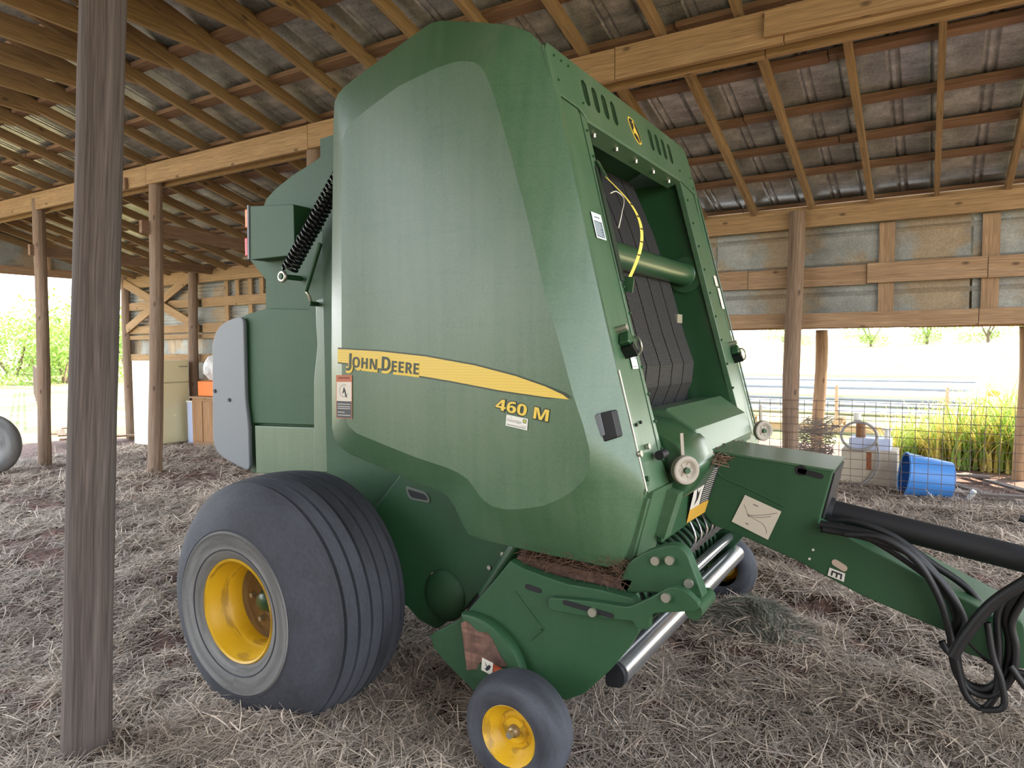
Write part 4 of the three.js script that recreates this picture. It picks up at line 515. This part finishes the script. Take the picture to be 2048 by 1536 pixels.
  part('shaft_support', tube([[2.32, 0.5, 0.12], [2.335, 0.72, 0.12], [2.33, 0.87, 0.1]], 0.016, 20, 8), M.black, to); part('hose_coupler', rod([2.318, 0.935, 0.12], [2.33, 0.865, 0.12], 0.03, 14), M.black, to); part('coupler_handle', rod([2.268, 0.955, 0.12], [2.33, 0.94, 0.12], 0.013, 10), M.black, to);
  // hoses
  const H = (name, pts, z, r, dz = 0) => part(name, tube(pts.map(([x, y], i) => [x, y, z + dz * i]), r, 90, 8), M.hose, to);
  H('hose', HOSE1, 0.3, 0.013, -0.002); H('hose', HOSE2, 0.24, 0.017, 0.004); H('hose', HOSE2.map(([x, y]) => [x + 0.014, y - 0.012]), 0.27, 0.012, 0.003); H('hose', HOSE3, 0.36, 0.02, 0); H('hose', HOSE4, 0.3, 0.012); H('hose', [[1.62, 0.86], [1.72, 0.87], [1.86, 0.83], [2.0, 0.74], [2.12, 0.66], [2.2, 0.56], [2.3, 0.5], [2.5, 0.46]], 0.1, 0.014); H('hose', [[1.62, 0.85], [1.75, 0.85], [1.9, 0.78], [2.05, 0.66], [2.1, 0.53], [2.2, 0.44], [2.32, 0.42]], 0.225, 0.012); H('hose', [[2.17, 0.62], [2.19, 0.5], [2.215, 0.42], [2.22, 0.33], [2.16, 0.305]], 0.33, 0.011);
  part('jack_bracket', ext(roundPoly([[2.05, 0.56], [2.28, 0.62], [2.3, 0.44], [2.1, 0.46]], 0.03), 0.2, 0.235, 0.004), M.greenMat, to); part('hose_plug', tube([[...HANDLE[0], 0.3], [...HANDLE[1], 0.3], [...HANDLE[2], 0.3]], 0.012, 10, 8), M.black, to, 'black hose plug with a pale tip');
}
// ================================================================ things on the left
{
  const f = thing('refrigerator', 'old cream refrigerator with freezer door against the eave wall', 'refrigerator', [-12.0, -0.12, -7.36]);
  part('cabinet', new RoundedBoxGeometry(0.68, 1.5, 0.62, 3, 0.012).translate(0, 0.78, 0), M.creamSide, f); part('freezer_door', new RoundedBoxGeometry(0.05, 0.385, 0.62, 3, 0.012).translate(0.368, 1.335, 0), M.cream, f); part('fridge_door', new RoundedBoxGeometry(0.05, 1.07, 0.62, 3, 0.012).translate(0.368, 0.595, 0), M.cream, f);
  part('handle', new RoundedBoxGeometry(0.035, 0.02, 0.16, 2, 0.006).translate(0.41, 1.42, -0.2), M.zinc, f); for (const z of [-0.22, 0.22]) part('foot', new THREE.CylinderGeometry(0.02, 0.025, 0.05, 8).translate(0.3, 0.02, z), M.black, f);
  const c = thing('wooden_cabinet', 'low worn wooden cabinet beside the refrigerator', 'cabinet', [-10.85, -0.1, -7.68], 0); part('body', bx(0.62, 0.85, 0.5, 0, 0.425, 0), M.cabinet, c); part('top', bx(0.7, 0.03, 0.55, 0, 0.865, 0, 3), M.pale, c); part('door', bx(0.28, 0.7, 0.02, -0.15, 0.45, 0.26, 2), M.cabinet, c); part('door', bx(0.28, 0.7, 0.02, 0.15, 0.45, 0.26, 5), M.cabinet, c);
  solo('storage_box', new RoundedBoxGeometry(0.5, 0.26, 0.36, 2, 0.015).translate(0, 0.13, 0), M.orangeBox, 'orange box standing on the wooden cabinet', 'box', [-10.85, 0.785, -7.68]);
  const R = rng(41), g = new THREE.IcosahedronGeometry(0.16, 3), p = g.attributes.position; for (let i = 0; i < p.count; i++) { const s = 1 + 0.5 * (fbm(p.getX(i) * 14 + 9, p.getY(i) * 14 + p.getZ(i) * 9, 44, 3) - 0.5); p.setXYZ(i, p.getX(i) * s * 1.1, p.getY(i) * s * 1.35 + 0.18, p.getZ(i) * s); } g.computeVertexNormals(); solo('plastic_bag', g, M.bag, 'crumpled translucent plastic bag on the orange box', 'bag', [-10.9, 1.1, -7.68]);
  const s = thing('stove', 'small grey stove between refrigerator and cabinet', 'stove', [-11.35, -0.12, -7.75]); part('body', new RoundedBoxGeometry(0.3, 0.75, 0.4, 2, 0.01).translate(0, 0.4, 0), M.box, s); part('top', new THREE.BoxGeometry(0.32, 0.03, 0.42).translate(0, 0.79, 0), M.white, s);
  const scrap = [[-14.1, -7.0, 0.3, 1.5, 0.2], [-14.4, -6.8, -0.4, 1.2, 0.24], [-14.0, -7.3, 1.1, 1.3, 0.12], [-13.6, -6.9, 0.1, 1.0, 0.05], [-14.3, -7.25, 0.7, 0.9, 0.3]];
  scrap.forEach(([x, z, a, l, h], i) => solo('scrap_board', bx(l, 0.03, 0.14, 0, 0.015, 0, i), M.pale, ['longest scrap board on the ground at the corner pole', 'scrap board lying across the others by the corner pole', 'scrap board pointing into the shed by the corner pole', 'short scrap board flat on the dirt by the corner pole', 'topmost short scrap board at the corner pole'][i], 'board', [x, groundY(x, z) + h - 0.02, z], a, 'scrap boards at the corner pole'));
  // tyre of another machine at the left edge
  const t = thing('implement_wheel', 'grey implement wheel cut off by the left edge of the picture', 'wheel', [-10.55, 0.37, -4.12], 0.5);
  part('tyre', lathe([[0.18, 0.09], [0.22, 0.115], [0.3, 0.125], [0.36, 0.1], [0.39, 0.05], [0.395, 0], [0.39, -0.05], [0.36, -0.1], [0.3, -0.125], [0.22, -0.115], [0.18, -0.09]], 56), M.dustyRubber, t); part('rim', lathe([[0, 0.02], [0.08, 0.02], [0.1, 0.04], [0.16, 0.05], [0.19, 0.09]], 40), M.yellow, t);
  // pipe fence in the field
  const pf = thing('pipe_fence', 'thin rusty pipe fence crossing the bright pasture', 'fence', [-27, 0, -12]);
  for (let i = 0; i < 7; i++) part('fence_post', rod([-6 + i * 2.1, fieldY(-33 + i * 2.1, -14.5 + i * 0.9) - 0.1, -2.6 + i * 0.9], [-6 + i * 2.1, 1.02, -2.6 + i * 0.9], 0.035, 6), M.wire, pf); for (const y of [0.95, 0.68, 0.42]) part('rail', rod([-8, y, -3.5], [9, y, 3.8], 0.028, 6), M.wire, pf);
}
// ================================================================ things on the right, beyond the eave line
{
  const fence = thing('wire_fence', 'rusty welded wire panel between the wall poles', 'fence', [-0.6, 0, -7.7]);
  const R = rng(31); for (let i = 0; i < 25; i++) { const x = -1.35 + i * 0.112; part('wire', tube([[x, 0.0, (R() - 0.5) * 0.01], [x + (R() - 0.5) * 0.015, 0.55, (R() - 0.5) * 0.03], [x + (R() - 0.5) * 0.02, 1.02 + (i % 3) * 0.01, (R() - 0.5) * 0.02]], 0.0028, 8, 4), M.wire, fence); }
  for (let j = 0; j < 13; j++) { const y = 0.03 + j * 0.082; part('wire', tube([[-1.4, y, 0.004], [-0.4, y + (R() - 0.5) * 0.02, 0.006 + (R() - 0.5) * 0.02], [0.5, y + (R() - 0.5) * 0.02, 0.004], [1.4, y, 0.004]], 0.0028, 16, 4), M.wire, fence); }
  // pump and tank box
  const pu = thing('pump_box', 'dirty cream pump housing with a coiled grey hose', 'pump', [-0.62, -0.04, -8.85]);
  part('housing', new RoundedBoxGeometry(0.56, 0.46, 0.42, 2, 0.012).translate(0, 0.23, 0), M.concrete, pu); part('lid', new RoundedBoxGeometry(0.42, 0.13, 0.34, 2, 0.01).translate(-0.0, 0.52, 0), M.box, pu); part('motor', rod([-0.1, 0.56, 0.05], [-0.1, 0.76, 0.05], 0.05, 18), M.motor, pu); part('motor_cap', rod([-0.14, 0.74, 0.02], [-0.14, 0.86, 0.02], 0.04, 16), M.white, pu); part('filter_pipe', rod([0.17, 0.46, 0.06], [0.17, 0.68, 0.06], 0.03, 12), M.white, pu); part('filter_cap', rod([0.17, 0.68, 0.06], [0.17, 0.7, 0.06], 0.055, 14), M.white, pu);
  part('hose_coil', tube(Array.from({ length: 26 }, (_, i) => { const a = i / 10 * Math.PI * 2; return [-0.1 + Math.cos(a) * 0.18, 0.62 + Math.sin(a) * 0.155, 0.24 + i * 0.0015]; }), 0.014, 120, 8), M.hoseGrey, pu); part('hose_tail', tube([[0.08, 0.57, 0.25], [0.1, 0.4, 0.27], [0.05, 0.2, 0.27], [-0.06, 0.08, 0.26], [-0.22, 0.05, 0.25]], 0.014, 40, 8), M.hoseGrey, pu); part('rust_stain', new THREE.BoxGeometry(0.05, 0.2, 0.004).translate(0.0, 0.34, 0.211), M.rust, pu);
  // roll of old wire with brush
  { const R2 = rng(33), gs = []; for (let i = 0; i < 150; i++) { const a0 = R2() * 6.28, pts = []; const r = 0.13 + R2() * 0.1, y0 = R2() * 0.62; for (let k = 0; k < 6; k++) { const a = a0 + k * 0.6; pts.push([Math.cos(a) * r * (1 - y0 * 0.35) + y0 * 0.18 + (R2() - 0.5) * 0.05, y0 + (R2() - 0.5) * 0.09, Math.sin(a) * r + (R2() - 0.5) * 0.05]); } gs.push(tube(pts, 0.004, 10, 4)); } const m = solo('wire_roll', mergeGeometries(gs), std({ color: 0x85796e, roughness: 0.8 }), 'tangled roll of old grey wire leaning left of the pump', 'wire roll', [-1.32, 0.02, -9.0]); m.scale.set(1.2, 1.1, 1.2); }
  // blue tub lying tipped
  { const tb = thing('plastic_tub', 'blue plastic tub tipped on the ground beside the pump', 'tub', [-0.06, -0.03, -8.42], 0.25); const g = new THREE.CylinderGeometry(0.235, 0.2, 0.42, 48, 1, true), inn = new THREE.CylinderGeometry(0.225, 0.19, 0.41, 48, 1, true); const k = (q) => q.rotateZ(Math.PI / 2 - 0.12).translate(0.0, 0.225, 0); part('shell', k(g), M.blue, tb); part('lining', k(inn), std({ color: 0x2a62ac, roughness: 0.5, side: THREE.DoubleSide }), tb); part('bottom', k(new THREE.CylinderGeometry(0.2, 0.2, 0.012, 48).translate(0, -0.205, 0)), M.blue, tb); part('rim', k(new THREE.TorusGeometry(0.233, 0.012, 8, 48).rotateX(Math.PI / 2).translate(0, 0.21, 0)), M.blue, tb); }
  // loose boards and pipe
  [[0.47, -8.75, 1.0, 1.6, 'pale grey plank lying right of the blue tub'], [0.68, -9.2, 1.05, 1.5, 'second pale plank lying parallel behind the first'], [0.15, -9.5, -0.1, 0.8, 'plank lying across the ground behind the blue tub'], [0.85, -8.3, -0.1, 0.9, 'short plank half covered in hay near the wire panel']].forEach(([x, z, a, l, label], i) => solo('loose_plank', bx(l, 0.025, 0.09, 0, 0.012, 0, i * 3), M.post, label, 'plank', [x, groundY(x, z) + 0.015 + i * 0.028, z], -a, 'loose planks outside'));
  solo('plastic_pipe', rod([0, 0.0, 0], [0.05, 0.1, 0.02], 0.024, 14), M.white, 'short white plastic pipe end sticking up by the planks', 'pipe', [0.31, 0.0, -8.45]);
  // long bright metal pipes stacked on a rack
  const rack = thing('pipe_rack', 'low timber rack under the stacked metal pipes', 'rack', [-2.2, -0.3, -17]); for (const x of [-1.6, 0.4, 2.4]) { part('cross_bar', board([x, 0.24, -0.9], [x, 0.24, 0.9], 0.12, 0.12, 4), M.header, rack); for (const z of [-0.8, 0.8]) part('stake', board([x, 0, z], [x, 1.05, z], 0.06, 0.06, 6), M.pale, rack); } part('side_beam', board([-2.4, 0.14, 0.85], [3.2, 0.14, 0.85], 0.1, 0.14, 7), M.header, rack);
  const rows = [[0.09, 0.38, 0.6], [0.09, 0.38, 0.2], [0.09, 0.38, -0.2], [0.09, 0.56, 0.42], [0.09, 0.56, 0.02], [0.1, 0.74, 0.5], [0.1, 0.75, 0.1], [0.11, 0.95, 0.3], [0.11, 1.17, 0.35]];
  const rl = ['lowest front', 'lowest middle', 'lowest rear', 'second row front', 'second row rear', 'third row front', 'third row rear', 'fourth row', 'topmost']; rows.forEach(([r, y, z], i) => solo('metal_pipe', rod([-3.1 - (i % 3) * 0.2, 0, 0], [2.9 + (i % 2) * 0.15, 0, 0], r, 18), M.alu, rl[i] + ' shiny metal pipe in the sunlit stack', 'pipe', [-2.2, y - 0.2, -17 + z], 0, 'stacked metal pipes'));
  solo('orange_flag', new THREE.SphereGeometry(0.09, 14, 10).scale(1.2, 0.8, 0.5), std({ color: 0xf07818, roughness: 0.6 }), 'small orange marker at the end of the pipe stack', 'marker', [1.0, 0.62, -16.9]);
  // tall weeds
  const blade = (R, h, lean) => { const n = 6, pos = [], idx = [], a = R() * 6.28, w = 0.012 + R() * 0.014, dx = Math.cos(a), dz = Math.sin(a); for (let i = 0; i <= n; i++) { const t = i / n, y = h * (t - 0.35 * lean * t * t), o = lean * h * 0.6 * t * t, ww = w * (1 - t * 0.92); pos.push(dx * o - dz * ww, y, dz * o + dx * ww, dx * o + dz * ww, y, dz * o - dx * ww); if (i) { const q = (i - 1) * 2; idx.push(q, q + 1, q + 2, q + 1, q + 3, q + 2); } } const g = new THREE.BufferGeometry(); g.setAttribute('position', new THREE.Float32BufferAttribute(pos, 3)); g.setIndex(idx); g.computeVertexNormals(); return g; };
  const clump = (seed) => { const R3 = rng(seed), a = [], b = []; for (let i = 0; i < 90; i++) { const g = blade(R3, 0.5 + R3() * 0.75, 0.3 + R3() * 0.9).translate((R3() - 0.5) * 0.3, R3() * 0.3, (R3() - 0.5) * 0.3); (i % 3 ? a : b).push(g); } return [mergeGeometries(a), mergeGeometries(b)]; };
  const protos = [clump(1), clump(2), clump(3)], R4 = rng(15); const where = ['at the left end of the weed patch', 'second from the left', 'third from the left', 'fourth from the left', 'in the middle', 'right of the middle', 'fourth from the right', 'third from the right', 'second from the right', 'at the right end by the pale pole'];
  for (let i = 0; i < 20; i++) { const row = i < 10 ? 0 : 1, j = i % 10, x = -0.46 + j * 0.155 + row * 0.06, z = -10.5 - row * 0.5 - R4() * 0.2, s = 0.72 + R4() * 0.4; const w = thing('tall_weed', (row ? 'rear' : 'front') + ' yellow green grass clump ' + where[j], 'weed', [x, -0.1, z], R4() * 6.28, 'tall sunlit weeds'); w.scale.setScalar(s * (0.75 + 0.045 * j)); const pr = protos[i % 3]; part('blades', pr[0], i % 4 === 1 ? M.leaf : M.leafDry, w); part('green_blades', pr[1], M.leaf, w); }
}
// ================================================================ trees
{
  const crown = (seed, n, size) => { const R = rng(seed), pos = [], idx = [], blobs = Array.from({ length: 9 }, () => [(R() - 0.5) * 2.6, 1.2 + R() * 2.6, (R() - 0.5) * 2.6, 0.7 + R() * 0.7]); for (let i = 0; i < n; i++) { const b = blobs[i % 9], u = R() * 2 - 1, a = R() * 6.28, r = b[3] * Math.pow(R(), 0.45), q = Math.sqrt(1 - u * u), c = [b[0] + r * q * Math.cos(a), b[1] + r * u * 0.8, b[2] + r * q * Math.sin(a)]; const s = size * (0.6 + R() * 0.8), v = () => [(R() - 0.5) * 2 * s, (R() - 0.5) * 2 * s, (R() - 0.5) * 2 * s], d1 = v(), d2 = v(), k = pos.length / 3; pos.push(...c, c[0] + d1[0], c[1] + d1[1], c[2] + d1[2], c[0] + d1[0] + d2[0], c[1] + d1[1] + d2[1], c[2] + d1[2] + d2[2], c[0] + d2[0], c[1] + d2[1], c[2] + d2[2]); idx.push(k, k + 1, k + 2, k, k + 2, k + 3); } const g = new THREE.BufferGeometry(); g.setAttribute('position', new THREE.Float32BufferAttribute(pos, 3)); g.setIndex(idx); g.computeVertexNormals(); return g; };
  const cr = [crown(3, 5200, 0.07), crown(4, 5200, 0.07)], trunk = mergeGeometries([rod([0, 0, 0], [0.1, 1.6, 0], 0.12, 8, 0.07), rod([0.05, 1.0, 0], [0.8, 2.6, 0.3], 0.06, 6, 0.03), rod([0.05, 0.9, 0], [-0.7, 2.5, -0.3], 0.06, 6, 0.03), rod([0.1, 1.5, 0], [0.2, 3.2, 0.5], 0.05, 6, 0.02)]);
  const L = [[-42.4, -15.4, 1.45, 'leafy tree beyond the left picture edge'], [-54.5, -23.0, 1.8, 'leafy tree at the left edge of the pasture'], [-41.5, -20.0, 1.3, 'leafy tree just left of the slim pole'], [-55, -28.2, 2.0, 'leafy tree between the slim pole and the thick pole'], [-43, -24.6, 1.5, 'leafy tree hidden partly by the thick foreground pole'], [-57, -33.5, 2.0, 'tallest leafy tree behind the thick pole'],
    [-6, -84, 1.2, 'small far tree on the hill left of the pale pole'], [-1, -92, 1.5, 'far tree on the hill above the pipes'], [5, -97, 1.5, 'far tree on the hill right of the pipes'], [11, -90, 1.7, 'rightmost far tree on the hill'], [-15, -88, 1.2, 'far tree on the hill beside the baler']];
  L.forEach(([x, z, s, label], i) => { const t = thing('tree', label, 'tree', [x, fieldY(x, z) - (i < 6 ? 1.3 : 0.6) * s, z], i * 1.7, 'trees beyond the shed'); t.scale.set(s * 1.15, s, s * 1.15); part('foliage', cr[i % 2], M.leaf, t); part('trunk', trunk, M.bark, t); });
}
// ================================================================ loose hay
{
  const R = rng(99);
  const ribbon = (n, bend, twist) => { const pos = [], idx = []; for (let i = 0; i <= n; i++) { const t = i / n - 0.5, y = bend * (0.25 - t * t), w = 0.5 * (1 - Math.abs(t) * 1.1), a = twist * t; pos.push(t, y + Math.sin(a) * w * 0.012, Math.cos(a) * w * 0.03 + bend * 0.8 * t * t, t, y - Math.sin(a) * w * 0.012, -Math.cos(a) * w * 0.03 + bend * 0.8 * t * t); if (i) { const q = (i - 1) * 2; idx.push(q, q + 1, q + 2, q + 1, q + 3, q + 2); } } const g = new THREE.BufferGeometry(); g.setAttribute('position', new THREE.Float32BufferAttribute(pos, 3)); g.setIndex(idx); g.computeVertexNormals(); return g; };
  const kinds = [ribbon(4, 0.12, 1), ribbon(5, 0.35, 2), ribbon(3, 0.02, 0.5), ribbon(5, -0.25, 2)];
  const m4 = new THREE.Matrix4(), q = new THREE.Quaternion(), e = new THREE.Euler(), v = new THREE.Vector3(), s = new THREE.Vector3(), col = new THREE.Color();
  const NUM = 90000;
  kinds.forEach((g, k) => {
    const im = new THREE.InstancedMesh(g, M.hay, NUM); im.name = numbered('loose_hay'); im.userData = { kind: 'stuff', label: ['straight dry hay stems strewn over the floor', 'curled dry hay stems strewn over the floor', 'flat dry hay leaves strewn over the floor', 'bent dry hay stalks strewn over the floor'][k], category: 'hay' };
    for (let i = 0; i < NUM; i++) {
      let x, z; do { if (R() < 0.62) { const d = 1.3 + Math.pow(R(), 1.4) * 7, a = 0.55 + (R() - 0.5) * 1.6; x = -Math.sin(a) * d; z = -Math.cos(a) * d; } else { x = -12.8 + R() * 15.5; z = -8.8 + R() * 10; } } while (hayGap(x, z, R()));
      const far = Math.hypot(x, z), L = (0.05 + R() * R() * 0.2) * (1 + 0.09 * far), wsc = L > 0.12 ? 0.10 + R() * 0.08 : 0.12 + R() * 0.14;
      e.set((R() - 0.5) * 0.8, R() * 6.283, (R() - 0.5) * (R() < 0.12 ? 1.4 : 0.5)); q.setFromEuler(e); v.set(x, groundY(x, z) + 0.004 + R() * R() * 0.035, z); s.set(L, L * 0.8, Math.max(wsc, 0.1 + 0.02 * far)); im.setMatrixAt(i, m4.compose(v, q, s));
      const b = 0.28 + 1.0 * R() * R() + 0.25 * R(), tone = fbm(x * 1.1 + 20, z * 1.1 + 20, 501, 3), gr = R(); const tn = b * (0.7 + 0.8 * tone); col.setRGB(clamp(0.58 * tn), clamp(lerp(0.46, 0.485, gr) * tn), clamp(lerp(0.345, 0.41, gr) * tn)); im.setColorAt(i, col);
    }
    im.castShadow = im.receiveShadow = true; scene.add(im);
  });
  // grey-green matted clump of old hay in front of the tongue
  const im = new THREE.InstancedMesh(kinds[1], M.hay, 7000); im.name = 'hay_clump'; im.userData = { kind: 'stuff', label: 'matted grey-green clump of old hay on the floor below the tongue', category: 'hay' };
  for (let i = 0; i < 7000; i++) { const a = R() * 6.283, d = Math.sqrt(R()), x = -0.82 + Math.cos(a) * d * 0.3, z = -3.85 + Math.sin(a) * d * 0.23; e.set((R() - 0.5) * 0.7, a + 0.9 + (R() - 0.5) * 1.3, (R() - 0.5) * 0.6); q.setFromEuler(e); v.set(x, groundY(x, z) + 0.012 + R() * 0.03 * (1.2 - d), z); const L = 0.05 + R() * 0.09; s.set(L, L * 0.8, 0.1 + R() * 0.08); im.setMatrixAt(i, m4.compose(v, q, s)); const b = 0.2 + R() * R() * 0.8; col.setRGB(0.5 * b, 0.5 * b, 0.38 * b); im.setColorAt(i, col); }
  im.castShadow = im.receiveShadow = true; scene.add(im);
}
function hayGap(x, z, r) { const n = fbm(x * 1.7 + 7, z * 2.3 + 3, 511, 3), f = fbm(x * 9 + 7, z * 12 + 3, 512, 2); return (n < 0.44 && r > 0.15 + (n - 0.3) * 3) || (f < 0.46 && r > 0.25); }
renderer.render(scene, camera);
